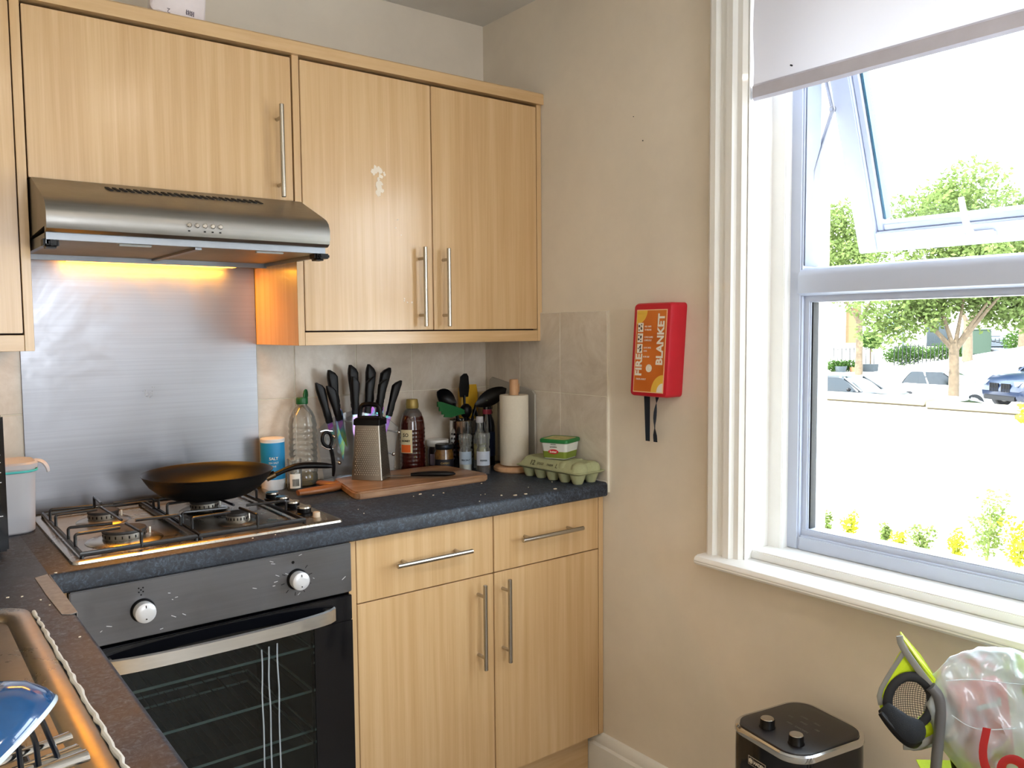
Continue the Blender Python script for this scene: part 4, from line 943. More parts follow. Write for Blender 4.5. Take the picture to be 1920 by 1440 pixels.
# black microwave edge at the far left
t = T('microwave_oven', 'black appliance with white dial marks, cut off at the left edge of the photo', 'microwave', (-1.70, -.33, W))
P('casing', box(nb(), -1.93, -1.484, -.395, -.235, W+.012, W+.283, .006, 3), 'black', t)
P('front_panel', box(nb(), -1.93, -1.482, -.407, -.396, W+.010, W+.285, .004, 2), 'blackgloss', t)
b = nb()
for z in (.082, .150, .170, .19, .205): box(b, -1.497, -1.490, -.4078, -.4072, W+z, W+z+.0015)
for k in range(10):
    a = R(60+k*24); box(b, -1.530+.026*cos(a)-.001, -1.530+.026*cos(a)+.001, -.4078, -.4072, W+.11+.026*sin(a)-.001, W+.11+.026*sin(a)+.001)
P('dial_mark', b, 'white', t)
b = nb(); cyl(b, (-1.530, -.407, W+.11), .019, .016, 28, '-y', .002); P('dial', b, 'black', t)
for x in (-1.90, -1.51):
    for y in (-.38, -.25): P('foot', cyl(nb(), (x, y, W+.0005), .009, .012, 12), 'black_matte', t)

# ------------------------------------------------------------------ sink, rack, bowl, cutlery
t = T('sink', 'inset stainless steel sink with a raised rim in the left worktop leg', 'sink', (-1.75, -1.35, W))
b = nb()
cx_, cy_ = (SX0+SX1)/2, (SY0_+SY1_)/2; hx_, hy_ = (SX1-SX0)/2, (SY1_-SY0_)/2
o1 = rrect(hx_+.015, hy_+.015, .05, 8, cx_, cy_)
bx0, bx1, by0, by1 = SX0+.02, SX1-.022, SY0_+.02, SY1_-.02
i1 = rrect((bx1-bx0)/2, (by1-by0)/2, .06, 8, (bx0+bx1)/2, (by0+by1)/2)
i2 = rrect((bx1-bx0)/2-.018, (by1-by0)/2-.018, .05, 8, (bx0+bx1)/2, (by0+by1)/2)
i3 = rrect((bx1-bx0)/2-.03, (by1-by0)/2-.03, .05, 8, (bx0+bx1)/2, (by0+by1)/2)
i4 = rrect((bx1-bx0)/2-.05, (by1-by0)/2-.05, .04, 8, (bx0+bx1)/2, (by0+by1)/2)
rings(b, [[(x, y, W+.0005) for x, y in o1], [(x, y, W+.004) for x, y in rrect(hx_+.012, hy_+.012, .05, 8, cx_, cy_)], [(x, y, W+.0045) for x, y in rrect((bx1-bx0)/2+.004, (by1-by0)/2+.004, .06, 8, (bx0+bx1)/2, (by0+by1)/2)], [(x, y, W+.001) for x, y in i1], [(x, y, W-.010) for x, y in rrect((bx1-bx0)/2-.006, (by1-by0)/2-.006, .055, 8, (bx0+bx1)/2, (by0+by1)/2)], [(x, y, W-.014) for x, y in i2], [(x, y, W-.028) for x, y in i3], [(x, y, W-.16) for x, y in i4]])
sm = steel('sink_steel', 'b3a898', .3, (60, 60, 60), bs=.15)
P('basin', b, sm, t, ang=50)
b = nb(); cyl(b, (-1.75, -1.2, W-.159), .04, .003, 28); P('drain', b, 'chrome', t)
b = nb(); random.seed(9)
pts = []
for k in range(46): pts.append((-1.4975+random.uniform(-.0012, .0018), -.83-k*.0138, W+.0035))
tube(b, pts, [random.uniform(.0022, .0038) for _ in pts], 8); S('silicone_bead', b, plain('silicone', 'd9d8d2', .4), 'ragged whitish sealant bead along the sink rim', 'sealant', (-1.4975, -1.1, W))
# wire dish rack standing in the sink
t = T('dish_rack', 'black wire dish rack standing in the sink', 'dish rack', (-1.68, -1.50, W-.155))
b = nb(); rx0, rx1, ry0, ry1 = -1.86, -1.580, -1.70, -1.375
for z in (W+.028, W-.05, W-.150): tube(b, [(rx0, ry0, z), (rx1, ry0, z), (rx1, ry1, z), (rx0, ry1, z)], .0028, 8, closed=True)
for k in range(8): x = rx0+(rx1-rx0)*k/7; tube(b, smooth_path([(x, ry1, W+.028), (x, ry1, W-.15), (x, ry0, W-.15), (x, ry0, W+.028)], 0), .0020, 6)
for k in range(1, 8): y = ry0+(ry1-ry0)*k/8; tube(b, [(rx0, y, W+.028), (rx0, y, W-.15), (rx1, y, W-.15), (rx1, y, W+.028)], .0020, 6)
P('wire_frame', b, 'black_iron', t)
b = nb()
for (x0_, y0_, z0_, x1_, y1_, z1_) in ((-1.572, -1.385, W+.085, -1.556, -1.47, W+.03), (-1.588, -1.395, W+.075, -1.592, -1.48, W+.03), (-1.575, -1.42, W+.065, -1.579, -1.49, W+.03)):
    tube(b, smooth_path([(x0_-.01, y0_+.004, z0_-.004), (x0_, y0_, z0_), (x1_, y1_, z1_), (x1_-.004, y1_-.006, W-.10)], 1), .0026, 8)
P('plate_prong', b, 'black_iron', t)
# blue bowl, upside down on the rack
bc = Vector((-1.6405, -1.502, .9845)); bz = Vector((-.5583, .277, .782)).normalized(); bt = Matrix.Translation(bc) @ bz.to_track_quat('Z', 'Y').to_matrix().to_4x4()
t = T('blue_bowl', 'glossy deep blue bowl tipped on its side against the dish rack', 'bowl', bc)
b = nb(); lathe(b, [(.0905, .0), (.092, .002), (.0905, .012), (.084, .028), (.070, .043), (.050, .053), (.034, .056), (.034, .061), (.028, .061), (.027, .055), (.0001, .054)], (0, 0, 0), 64); b.transform(bt); P('bowl_body', b, plain('blue_glaze', '0e4c82', .12, coat=.7, var=.12, scale=25), t, ang=60)
b = nb(); lathe(b, [(.092, .0018), (.0925, -.0003), (.0915, -.0022), (.0885, -.0015), (.086, .005), (.079, .024), (.065, .038), (.03, .049), (.0001, .049)], (0, 0, 0), 64); b.transform(bt); P('bowl_lining', b, plain('pale_glaze', 'cfe0ea', .15, coat=.5), t, 'pale glazed rim and lining', ang=60)
# chrome cutlery drying across the sink edge
def rodthing(name, label, pts, rad, flat=.6):
    b = nb(); tube(b, smooth_path(pts, 2), rad, 14, flat=flat); return S(name, b, 'chrome', label, 'cutlery', group='cutlery drying at the sink edge')
Zc = W+.034
rodthing('table_knife', 'steel knife handle lying furthest back at the sink corner', [(-1.66, -1.455, Zc+.012), (-1.60, -1.430, Zc+.012), (-1.5435, -1.412, Zc+.010)], [.005, .006, .007])
rodthing('table_spoon', 'broad steel spoon handle in the middle of the drying cutlery', [(-1.68, -1.47, Zc+.006), (-1.61, -1.452, Zc+.006), (-1.540, -1.440, Zc+.006)], [.006, .010, .013], .35)
rodthing('table_fork', 'rounded steel handle nearest the camera among the drying cutlery', [(-1.70, -1.50, Zc+.010), (-1.62, -1.478, Zc+.010), (-1.5375, -1.465, Zc+.010)], [.006, .0075, .009])

# ------------------------------------------------------------------ alarm on top of the cabinets
dv = T('alarm_unit', 'white rounded plastic alarm leaning above the hood cabinet cornice', 'alarm', (-1.07, -.285, ZT))
b = nb(); rloft(b, [(.060, .050, .014, -.014), (.062, .052, .014, -.010), (.062, .052, .014, .010), (.058, .048, .014, .014)], 6)
dm = Matrix.Translation((-1.075, -.262, ZT+.055)) @ Matrix.Rotation(R(6), 4, 'Y') @ Matrix.Rotation(R(82), 4, 'X'); b.transform(dm); P('casing', b, plain('alarm_white', 'e9dfe2', .4), dv)
b = nb()
for k in range(5): tube(b, [(.018+.004*k, -.028-.0, .0145), (.018+.004*k, -.040, .0145)], .0011, 6)
text(b, 'CO', .011, Matrix.Translation((.024, -.034, .0150)) @ Matrix.Rotation(pi, 4, 'Z'), .0002)
text(b, '2', .016, Matrix.Translation((-.022, -.043, .0143)) @ Matrix.Rotation(pi, 4, 'Z'), .0002)
b.transform(dm); P('marking', b, plain('grey_mark', '6d6570', .6), dv)

# ------------------------------------------------------------------ fire blanket on the right wall
fbm = face_mat((-.060, -.8185, 1.3035), (0, -1, -.0), (0, -.07, 1))   # local x towards the window, y up, z into the room
fb = T('fire_blanket', 'red wall-mounted fire blanket box with orange label and black pull tapes', 'fire blanket', (-.03, -.8185, 1.18))
b = nb(); rloft(b, [(.0665, .1245, .010, -.0595), (.0665, .1245, .010, -.010), (.0635, .1215, .010, -.001), (.061, .119, .009, 0)], 5); b.transform(fbm); P('box_body', b, 'red', fb)
b = nb(); box(b, -.0535, .0535, -.113, .107, .0001, .0006); b.transform(fbm); lb = P('label_border', b, plain('label_cream', 'f0c89a', .5), fb)
def orange():
    m = N('orange_label'); tc_ = m.n('TexCoord'); 
    m.l(m.ramp(m.noise(tc_.outputs['Object'], 9, 1, .4), [(.35, 'c9661a'), (.55, 'd9762a'), (.75, 'd98a3a')]), m.b.inputs['Base Color']); m.set(Roughness=.45); return m.m
b = nb(); box(b, -.051, .051, -.1105, .1045, .0006, .0010); b.transform(fbm); P('label_panel', b, orange(), fb)
b = nb()
pts = [(-.051, .1045)]+[(-.051+.036*cos(R(-a)), .1045+.036*sin(R(-a))) for a in range(0, 91, 10)]
prism(b, pts[:1]+pts[1:], 'z', .0010, .0012)
pts = [(.051, -.1105)]+[(.051+.040*cos(R(a)), -.1105+.046*sin(R(a))) for a in range(90, 181, 10)]
prism(b, pts, 'z', .0010, .0012); b.transform(fbm); P('flame_patch', b, plain('flame_yellow', 'eec04a', .5), fb)
b = nb()
pts = [(.051, -.1105)]+[(.051+.020*cos(R(a)), -.1105+.024*sin(R(a))) for a in range(90, 181, 10)]
prism(b, pts, 'z', .0012, .0014)
rot = Matrix.Rotation(R(90), 4, 'Z')
text(b, 'BLANKET', .031, Matrix.Translation((.036, .028, .0014)) @ rot, .0002, bold=.0011, xs=1.02)
text(b, 'FIRE', .031, Matrix.Translation((-.036, -.040, .0014)) @ rot, .0002, bold=.0011, xs=1.05)
text(b, 'FIREBLANKET', .0065, Matrix.Translation((-.026, -.078, .0014)), .0002, xs=.9)
for y, ls in ((.062, ('PULL TAPES', 'TO RELEASE')), (.034, ('COVER FLAMES', 'COMPLETELY')), (.006, ('LEAVE UNTIL', 'COOL')), (-.018, ('BS EN 1869',))):
    for k, l_ in enumerate(ls): text(b, l_, .0062, Matrix.Translation((-.022, y-k*.0085, .0014)), .0002, align='LEFT', xs=.72)
lathe(b, [(.0075, 0), (.0105, 0), (.0105, .0004), (.0075, .0004), (.0075, 0)], (0.0, -.048, .0011), 28); cyl(b, (0, -.048, .0011), .0045, .0004, 20)
for y in (.060, .032, .004): box(b, -.046, -.027, y-.012, y+.012, .0011, .0014)
b.transform(fbm); P('lettering', b, 'label_white', fb)
b = nb()
for y in (.060, .032, .004):
    for k in range(5): cyl(b, (-.0365+.005*sin(k*2.1+y*80), y-.007+.0035*k, .0014), .0022+.0012*(k % 2), .0003, 8)
b.transform(fbm); P('pictogram', b, plain('pictogram_grey', '5d4a48', .6), fb)
for x, dx, w0, w1, nm in ((-.030, .012, .0105, .0075, 'a'), (.008, .002, .0080, .0065, 'b')):
    rs = []; n = 14
    for i in range(n+1):
        t_ = i/n; z = -.120-.128*t_; tw = (0 if nm == 'a' else R(80)*sin(pi*min(1, t_*1.15))); cxx = x+dx*t_-(.006*sin(pi*t_) if nm == 'b' else 0); w_ = w0+(w1-w0)*t_
        ring = []
        for (u, v) in ((-1, -1), (1, -1), (1, 1), (-1, 1)):
            ring.append((cxx+u*w_*cos(tw)-v*.0006*sin(tw), z, -.030+u*w_*sin(tw)+v*.0006*cos(tw)))
        rs.append(ring)
    b = nb(); rings(b, rs); b.transform(fbm); P('pull_tape', b, 'navy', fb, 'black pull tape')
# small nail marks in the wall
b = nb(); cyl(b, (-.0015, -.735, 1.869), .0016, .0015, 8, 'x'); cyl(b, (-.0015, -.70, 1.59+.35), .0012, .0015, 8, 'x')
S('wall_nail', b, 'black_matte', 'tiny dark nail mark high on the right wall', 'nail', (-.001, -.73, 1.87))

# ------------------------------------------------------------------ air fryer (on a low stool, below the frame)
af = Vector((-.194, -1.361, 0)); afz0, afz1 = .235, .53
fa = Matrix.Translation((af.x, af.y, 0)) @ Matrix.Rotation(R(-10), 4, 'Z')
t = T('low_stool', 'low wooden stool under the air fryer', 'stool', (af.x, af.y, 0))
b = nb(); box(b, -.13, .13, -.13, .13, .21, .233, .004, mat=fa); P('seat', b, 'beech', t)
for sx_ in (-.11, .11):
    for sy_ in (-.11, .11): P('leg', box(nb(), sx_-.014, sx_+.014, sy_-.014, sy_+.014, 0.0005, .210, .003, mat=fa), 'beech', t)
t = T('air_fryer', 'glossy black air fryer with chrome top ring below the window', 'air fryer', (af.x, af.y, afz0))
b = nb(); rloft(b, [(.103, .093, .04, afz0), (.107, .097, .045, afz0+.01), (.1085, .0985, .048, afz1-.05), (.1085, .0985, .05, afz1-.012)], 10); b.transform(fa); P('casing', b, 'blackgloss', t)
b = nb(); rloft(b, [(.1093, .0993, .050, afz1-.014), (.1105, .1005, .051, afz1-.012), (.110, .100, .051, afz1-.002), (.106, .096, .048, afz1+.001), (.101, .091, .044, afz1-.001)], 10); b.transform(fa); P('chrome_ring', b, 'chrome', t, 'polished chrome ring round the top')
b = nb(); rloft(b, [(.1005, .0905, .043, afz1-.002), (.1005, .0905, .043, afz1+.0015), (.099, .089, .042, afz1+.002)], 10); b.transform(fa); P('top_panel', b, plain('fryer_top', '1e1b1c', .35), t)
for y in (.030, -.048):
    b = nb(); lathe(b, [(.0165, 0), (.0165, .002), (.015, .004), (.0148, .016), (.0140, .018)], (-.058, y, afz1+.002), 32); b.transform(fa); k_ = P('control_knob', b, 'black', t)
    b = nb(); lathe(b, [(.0142, .0172), (.0130, .0192), (.0001, .0192)], (-.058, y, afz1+.002), 32); b.transform(fa); P('knob_cap', b, 'nickel', k_)
b = nb()
for i, (x, y, s_) in enumerate(((.02, .04, '200'), (.02, .005, 'FRIES'), (.02, -.03, '180'), (-.005, .02, 'MIN'), (-.005, -.012, 'CHICKEN'), (.04, -.012, 'FISH'), (.04, .022, 'CAKE'))): text(b, s_, .008, Matrix.Translation((x, y, afz1+.0022)) @ Matrix.Rotation(R(-90), 4, 'Z'), .0001)
b.transform(fa); P('top_print', b, plain('grey_print', '6a6664', .5), t)
bm_ = face_mat((-.1088, .006, afz1-.054), (0, -1, 0), (0, 0, 1))
b = nb(); box(b, -.024, .024, -.009, .009, 0, .0010); b.transform(fa @ bm_); bd = P('badge', b, plain('badge_silver', 'b9b4ae', .35, .6), t)
b = nb(); box(b, -.0225, -.0105, -.0075, .0075, .0010, .0013); box(b, -.0095, .0225, -.0075, .0075, .0010, .0013); b.transform(fa @ bm_); P('badge_field', b, 'black', bd)
b = nb(); text(b, 'HADEN', .0105, Matrix.Translation((.0065, 0, .0014)), .0002, bold=.0002, xs=.82); text(b, 'H', .009, Matrix.Translation((-.0165, 0, .0014)), .0002); lathe(b, [(.0050, 0), (.0056, 0), (.0056, .0002), (.0050, .0002), (.0050, 0)], (-.0165, 0, .0013), 20); b.transform(fa @ bm_); P('badge_lettering', b, 'label_white', bd)

# ------------------------------------------------------------------ folding camping chair with a cup holder, and the carrier bag on it
neon = plain('neon_fabric', 'c3dc14', .7, var=.06, bump=.3, scale=300)
grey_f = plain('grey_binding', '7c7b74', .7)
KS = .933; O = Vector((-.325, -1.650, .744)); RV = Vector((.791, -.611, 0)); NV = Vector((-.611, -.791, 0))
CM = Matrix(((RV.x, 0, NV.x, O.x), (RV.y, 0, NV.y, O.y), (0, 1, 0, O.z), (0, 0, 0, 1))) @ Matrix.Diagonal((KS, KS, KS, 1))   # u right, v up, w towards the room
q = .000967
def uv(px_, py_, w_=0): return ((px_-1700)*q, (1300-py_)*q, w_)
ch = T('camping_chair', 'folded neon-yellow camping chair with grey edging and a mesh cup holder', 'camping chair', (-.25, -1.75, 0))
def fabric(bm, pts, th=.0022, mat=CM):
    P_ = [Vector(p) for p in pts]; n = (P_[1]-P_[0]).cross(P_[2]-P_[0]).normalized()*th/2
    s = nb(); a = [s.verts.new(p+n) for p in P_]; c = [s.verts.new(p-n) for p in P_]
    s.faces.new(a); s.faces.new(c[::-1])
    for i in range(len(a)): s.faces.new((a[i], c[i], c[(i+1) % len(a)], a[(i+1) % len(a)]))
    bmesh.ops.recalc_face_normals(s, faces=s.faces); return merge(bm, s, mat)
# front panel with the hole for the cup holder
hole = [( (1703-1700)*q+.036*cos(R(a)), (1300-1316)*q+.044*sin(R(a))) for a in range(0, 360, 15)]
outer = [uv(1775, 1352), uv(1772, 1300), uv(1735, 1252), uv(1697, 1212), uv(1686, 1224), uv(1668, 1258), uv(1648, 1300), uv(1650, 1328), uv(1668, 1362), uv(1694, 1398), uv(1720, 1395), uv(1760, 1380)]
b = nb(); s = nb()
no = 24; cen = Vector(((1703-1700)*q, (1300-1316)*q, 0)); 
def ray_out(a):
    d = Vector((cos(a), sin(a), 0)); best = .09
    for i in range(len(outer)):
        A = Vector(outer[i])-cen; B = Vector(outer[(i+1) % len(outer)])-cen; E_ = B-A
        den = d.x*E_.y-d.y*E_.x
        if abs(den) < 1e-9: continue
        t_ = (A.x*E_.y-A.y*E_.x)/den; u_ = (A.x*d.y-A.y*d.x)/den
        if t_ > 0 and -.001 <= u_ <= 1.001: best = min(best, t_) if best != .09 else t_
    return best
lo = []
for k in range(no*2):
    a = 2*pi*k/(no*2); ro = max(ray_out(a), .047); lo.append((a, ro))
rs = []
for fr in (0, .5, 1):
    rs.append([(cen.x+(.037*(1-fr)+ro*fr)*cos(a), cen.y+(.043*(1-fr)+ro*fr)*sin(a), .004*sin(fr*3.1)+.002*sin(3*a)) for a, ro in lo])
front = rs; back = [[(x, y, z-.002) for x, y, z in r_] for r_ in rs[::-1]]
rings(b, front+back+[front[0]], cap=False, mat=CM); P('armrest_panel', b, neon, ch)
b = nb()
fabric(b, [uv(1688, 1196, .004), uv(1700, 1196, -.03), uv(1738, 1240, -.03), uv(1778, 1300, -.03), uv(1786, 1322, -.02), uv(1770, 1310, .004), uv(1730, 1255, .004)])
fabric(b, [uv(1700, 1400, .004), uv(1712, 1380, .0), uv(1745, 1368, -.04), uv(1790, 1372, -.05), uv(1802, 1404, -.04), uv(1720, 1408, .0)])
P('seat_fabric', b, plain('neon_fabric_pale', 'b9c838', .7, bump=.3, scale=300), ch)
b = nb()
def band(pts, w_=.006, fl=.35): tube(b, smooth_path([CM @ Vector(uv(*p)) for p in pts], 1), w_, 10, flat=fl, upv=tuple(NV))
band([(1681, 1190, .006), (1683, 1205, .007), (1705, 1238, .008), (1745, 1292, .008), (1785, 1338, .006)], .0058)
band([(1690, 1222, .005), (1664, 1262, .006), (1645, 1300, .005), (1650, 1322, .004)], .0045)
band([(1785, 1335, .004), (1780, 1362, .005), (1755, 1385, .006), (1715, 1402, .006), (1694, 1402, .004)], .0070)
band([(1700, 1404, .002), (1722, 1410, .0), (1765, 1411, -.02), (1806, 1408, -.03)], .0050)
P('binding', b, grey_f, ch, 'grey edge binding')
cup = []
b = nb(); pr = [CM @ Vector((cen.x+.040*cos(2*pi*k/32), cen.y+.047*sin(2*pi*k/32), .006)) for k in range(32)]
tube(b, pr, .0085, 10, closed=True, flat=.5, upv=tuple(NV)); cu = P('cup_holder', b, 'black_matte', ch, 'black mesh cup holder', ang=60)
b = nb()
for i in range(-8, 9):
    t_ = i/8.6; w_ = sqrt(max(0, 1-t_*t_))
    tube(b, [CM @ Vector((cen.x+.036*t_, cen.y+.043*w_*s_/6, .004-.016*(1-(s_/6)**2)*w_)) for s_ in range(-6, 7)], .00045, 4)
for i in range(-10, 11):
    t_ = i/10.6; w_ = sqrt(max(0, 1-t_*t_))
    tube(b, [CM @ Vector((cen.x+.036*w_*s_/6, cen.y+.043*t_, .004-.016*(1-(s_/6)**2)*w_)) for s_ in range(-6, 7)], .00045, 4)
P('mesh_net', b, 'black_matte', cu)
b = nb()
pts = [uv(1650, 1322, .012), uv(1668, 1342, .030), uv(1690, 1358, .034), uv(1712, 1362, .024)]
tube(b, smooth_path([CM @ Vector(p) for p in pts], 2), [.010, .018, .022, .017], 16, flat=.8, upv=tuple(NV))
P('pouch', b, plain('navy_mesh', '141a22', .8, bump=.8, scale=900), cu)
b = nb(); pts = [uv(1637, 1325, .030), uv(1652, 1345, .036), uv(1672, 1366, .040), uv(1696, 1382, .036), uv(1712, 1378, .028)]
tube(b, smooth_path([CM @ Vector(p) for p in pts], 2), [.004, .006, .008, .010, .008], 12, flat=.6, upv=tuple(NV)); P('pouch_rim', b, 'black', cu)
b = nb(); text(b, 'CHAIR', .008, CM @ Matrix.Translation((cen.x-.012, cen.y-.024, .022)) @ Matrix.Rotation(R(-22), 4, 'Z'), .0003, bold=.0003); P('lettering', b, 'label_white', cu)
# frame tubes
b = nb(); tube(b, smooth_path([CM @ Vector(uv(*p)) for p in ((1738, 1284, .012), (1752, 1300, .016), (1756, 1330, .016), (1754, 1370, .016), (1748, 1440, .018), (1735, 1700, .02), (1720, 1990, .03))], 2), .0088, 16); P('front_leg', b, plain('grey_tube', '5f6063', .4), ch)
b = nb(); tube(b, [CM @ Vector((.10, -.13, -.02)), CM @ Vector((.20, -.72, .06))], .008, 12); P('cross_leg', b, 'black', ch)
b = nb(); tube(b, [CM @ Vector((.34, -.10, .10)), CM @ Vector((.22, -.72, .20))], .008, 12); P('cross_leg', b, 'black', ch)
b = nb(); tube(b, [CM @ Vector((.35, -.72, .05)), CM @ Vector((.35, .14, .05))], .008, 12); P('back_post', b, 'black', ch)
b = nb(); pp = [(.206, .128, .030), (.199, .02, .030), (.199, -.04, .034), (.36, -.05, .06), (.36, .17, .06), (.24, .155, .035)]
fabric(b, pp); P('backrest', b, neon, ch)
b = nb(); tube(b, smooth_path([CM @ Vector(p) for p in ((.232, .157, .037), (.210, .140, .033), (.205, .10, .033), (.1995, .02, .033), (.1995, -.04, .037))], 1), .0035, 8, flat=.6); P('back_binding', b, grey_f, ch)
b = nb(); fabric(b, [(.02, -.15, .05), (.36, -.15, .10), (.36, -.16, -.04), (.05, -.16, -.06)]); P('seat', b, neon, ch)
# carrier bag with a red carton inside
bag = T('carrier_bag', 'translucent white plastic carrier bag with red printing, lying on the camping chair', 'carrier bag', CM @ Vector((.17, -.14, 0)))
from mathutils import noise as mn
b = nb(); rs = []
nA, nZ = 110, 70
prof_ = [(-.30, .060, .020, .23), (-.22, .085, .030, .215), (-.145, .100, .036, .200), (-.09, .122, .040, .182), (-.045, .134, .040, .168), (.0, .128, .038, .162), (.035, .106, .032, .160), (.060, .072, .024, .158), (.076, .034, .012, .158), (.080, .004, .002, .158)]
for i in range(nZ+1):
    s_ = i/nZ*(len(prof_)-1); k0 = min(int(s_), len(prof_)-2); f_ = s_-k0; z, rx, ry, cu_ = [prof_[k0][m_]*(1-f_)+prof_[k0+1][m_]*f_ for m_ in range(4)]
    ring = []
    for k in range(nA):
        a = 2*pi*k/nA; x = cu_+rx*cos(a); y_ = ry*sin(a); pv = Vector((x*14, z*9+x*5, y_*20+3))
        d_ = (1-abs(mn.noise(pv)*2))*.010+mn.noise(pv*2.7)*.006+(1-abs(mn.noise(pv*2.1+Vector((5, 2, 1)))*2))*.005-.009
        e_ = min(1, rx/.06); ring.append((x+d_*cos(a)*e_, z+d_*.25*e_, -.005+y_+d_*sin(a)*1.6*e_))
    rs.append(ring)
rings(b, rs, mat=CM)
P('bag_film', b, 'bagfilm', bag, ang=70)
b = nb()
for p_, rr in (((uv(1822, 1345, .050), uv(1812, 1395, .052), uv(1830, 1440, .050)), .007), ((uv(1852, 1440, .050), uv(1848, 1410, .052), uv(1866, 1400, .052), uv(1890, 1412, .052), uv(1894, 1440, .050)), .008)):
    tube(b, smooth_path([CM @ Vector(x) for x in p_], 2), rr, 8, flat=.12, upv=tuple(NV))
P('red_lettering', b, plain('bag_red_print', 'a00d0b', .45), bag)
b = nb(); tube(b, smooth_path([CM @ Vector(uv(*p)) for p in ((1768, 1330, .03), (1800, 1352, .040), (1850, 1352, .044), (1915, 1346, .040))], 2), .0016, 6, flat=.5); tube(b, smooth_path([CM @ Vector(uv(*p)) for p in ((1762, 1270, .02), (1800, 1262, .030), (1860, 1268, .034), (1915, 1275, .030))], 2), .0012, 6, flat=.5); P('crease', b, 'bagfilm', bag)
b = nb(); s = nb(); prism(s, [uv(1782, 1300)[:2], uv(1878, 1276)[:2], uv(1902, 1440)[:2], uv(1822, 1440)[:2]], 'z', -.022, .016, .004, 2); s.transform(CM)
S('red_carton', s, plain('red_carton', 'd6453c', .6), 'red carton showing through the carrier bag film', 'carton')
b = nb(); pts = [uv(1822, 1330)[:2], uv(1868, 1320)[:2], uv(1866, 1304)[:2], uv(1860, 1304)[:2], uv(1861, 1311)[:2], uv(1822, 1320)[:2]]
prism(b, pts, 'z', .0162, .0170); b.transform(CM); P('pale_label', b, plain('mint_label', 'c6d8cc', .6), bpy.data.objects['red_carton'])

# ------------------------------------------------------------------ the garden and the street outside
EXT = {}
def emat(name, col, rough=.7, **k): return plain(name, col, rough, **k)
def G(x, y):
    y0 = 12.2+(26-12.2)*min(1, max(0, (x-30)/18)); return -1.75+(.13+.07*min(1, max(0, (x-30)/15)))*max(0, y0-y)*min(1, max(0, (x-21.5)/3.5))
b = nb(); box(b, .36, 9.3, -14, 16, -1.75, -1.60)
o = ST('floor_garden', b, emat('pale_paving', 'd9d4cb', .85)); o.name = 'garden_paving'
b = nb(); g = [[(x, y, G(x, y)) for x in (9.5, 14, 20, 21.5, 23, 25, 27, 30, 34, 38, 42, 48, 56, 70, 95)] for y in range(-26, 74, 4)]
rings(b, g, cap=False, closed=False); o = ST('street', b, emat('pale_asphalt', 'bdb9b4', .9))
# garden wall
b = nb(); box(b, 9.30, 9.50, -14, 2.93, -1.7, .28); box(b, 9.30, 9.50, 2.93, 16, -1.7, .30)
t = T('garden_wall', 'low cream rendered garden wall with a stone coping along the street', 'garden wall', (9.4, 0, -1.7)); P('wall_body', b, emat('cream_render', 'e4dcc4', .9), t)
b = nb(); box(b, 9.24, 9.56, -14, 2.93, .285, .36, .012); box(b, 9.24, 9.56, 2.95, 16, .31, .40, .012); P('coping', b, emat('stone_coping', '857b62', .9), t)
b = nb(); box(b, 9.285, 9.5, -14, 2.93, .262, .284); box(b, 9.285, 9.5, 2.95, 16, .285, .309); P('coping_shadow_line', b, emat('painted_coping_shade', '3a3224', .9), t)  # dark strip painted in as the shadow line under the coping

def leafmat(name, a, c):
    m = N(name); v = m.coords(); f = m.noise(v, 2.2, 3); r_ = m.ramp(f, [(.35, a), (.65, c)]); d = m.n('BsdfDiffuse'); t_ = m.n('BsdfTranslucent'); mx = m.n('MixShader'); mx.inputs[0].default_value = .4
    m.l(r_, d.inputs[0]); m.l(r_, t_.inputs[0]); m.l(d.outputs[0], mx.inputs[1]); m.l(t_.outputs[0], mx.inputs[2]); m.l(mx.outputs[0], m.out.inputs[0]); return m.m
LEAF = leafmat('tree_leaves', '4f5e30', '75854f'); HEDGE = leafmat('hedge_leaves', '385226', '557038'); YEL = leafmat('yellow_shrub', '8f9424', 'a9a83a')
def leaves(clumps, n, size, seed, squash=.8):
    """leaf blades scattered through the clumps (x, y, z, r)"""
    rd = random.Random(seed); V = []; F = []; tot = sum(c[3]**2 for c in clumps)
    for c in clumps:
        for i in range(int(n*c[3]**2/tot)):
            while 1:
                p = Vector((rd.uniform(-1, 1), rd.uniform(-1, 1), rd.uniform(-1, 1)))
                if .15 < p.length < 1: break
            p = Vector((p.x, p.y, p.z*squash))*c[3]+Vector(c[:3])
            a = Vector((rd.gauss(0, 1), rd.gauss(0, 1), rd.gauss(0, .6))).normalized(); e_ = a.cross(Vector((rd.gauss(0, 1), rd.gauss(0, 1), rd.gauss(0, 1)))).normalized()
            s_ = size*rd.uniform(.6, 1.3); k = len(V)
            V += [p, p+a*s_*.5+e_*s_*.28, p+a*s_, p+a*s_*.5-e_*s_*.28]; F.append((k, k+1, k+2, k+3))
    me = bpy.data.meshes.new('t'); me.from_pydata([tuple(v) for v in V], [], F); b_ = nb(); b_.from_mesh(me); bpy.data.meshes.remove(me); return b_
BARK = emat('bark', '5c4e3d', .95, var=.25, scale=9)
def tree(label, x, y, zf, crown, tr, n, size, seed, limbs, g=None):
    z0 = g if g is not None else G(x, y)-.05
    t = T('street_tree', label, 'tree', (x, y, z0), 'street trees outside')
    b_ = nb(); tube(b_, smooth_path([(x, y, z0), (x+.03, y, (z0+zf)/2), (x, y+.03, zf)], 1), [tr*1.15, tr*.95, tr*.9], 14); P('trunk', b_, BARK, t)
    b_ = nb()
    for dx, dy, dz in limbs: tube(b_, smooth_path([(x, y, zf-.25), (x+dx*.35, y+dy*.35, zf+dz*.3), (x+dx, y+dy, zf+dz)], 1), [tr*.62, tr*.4, tr*.14], 8)
    P('branch', b_, BARK, t)
    P('crown', leaves(crown, n, size, seed), LEAF, t); return t
rd = random.Random(2)
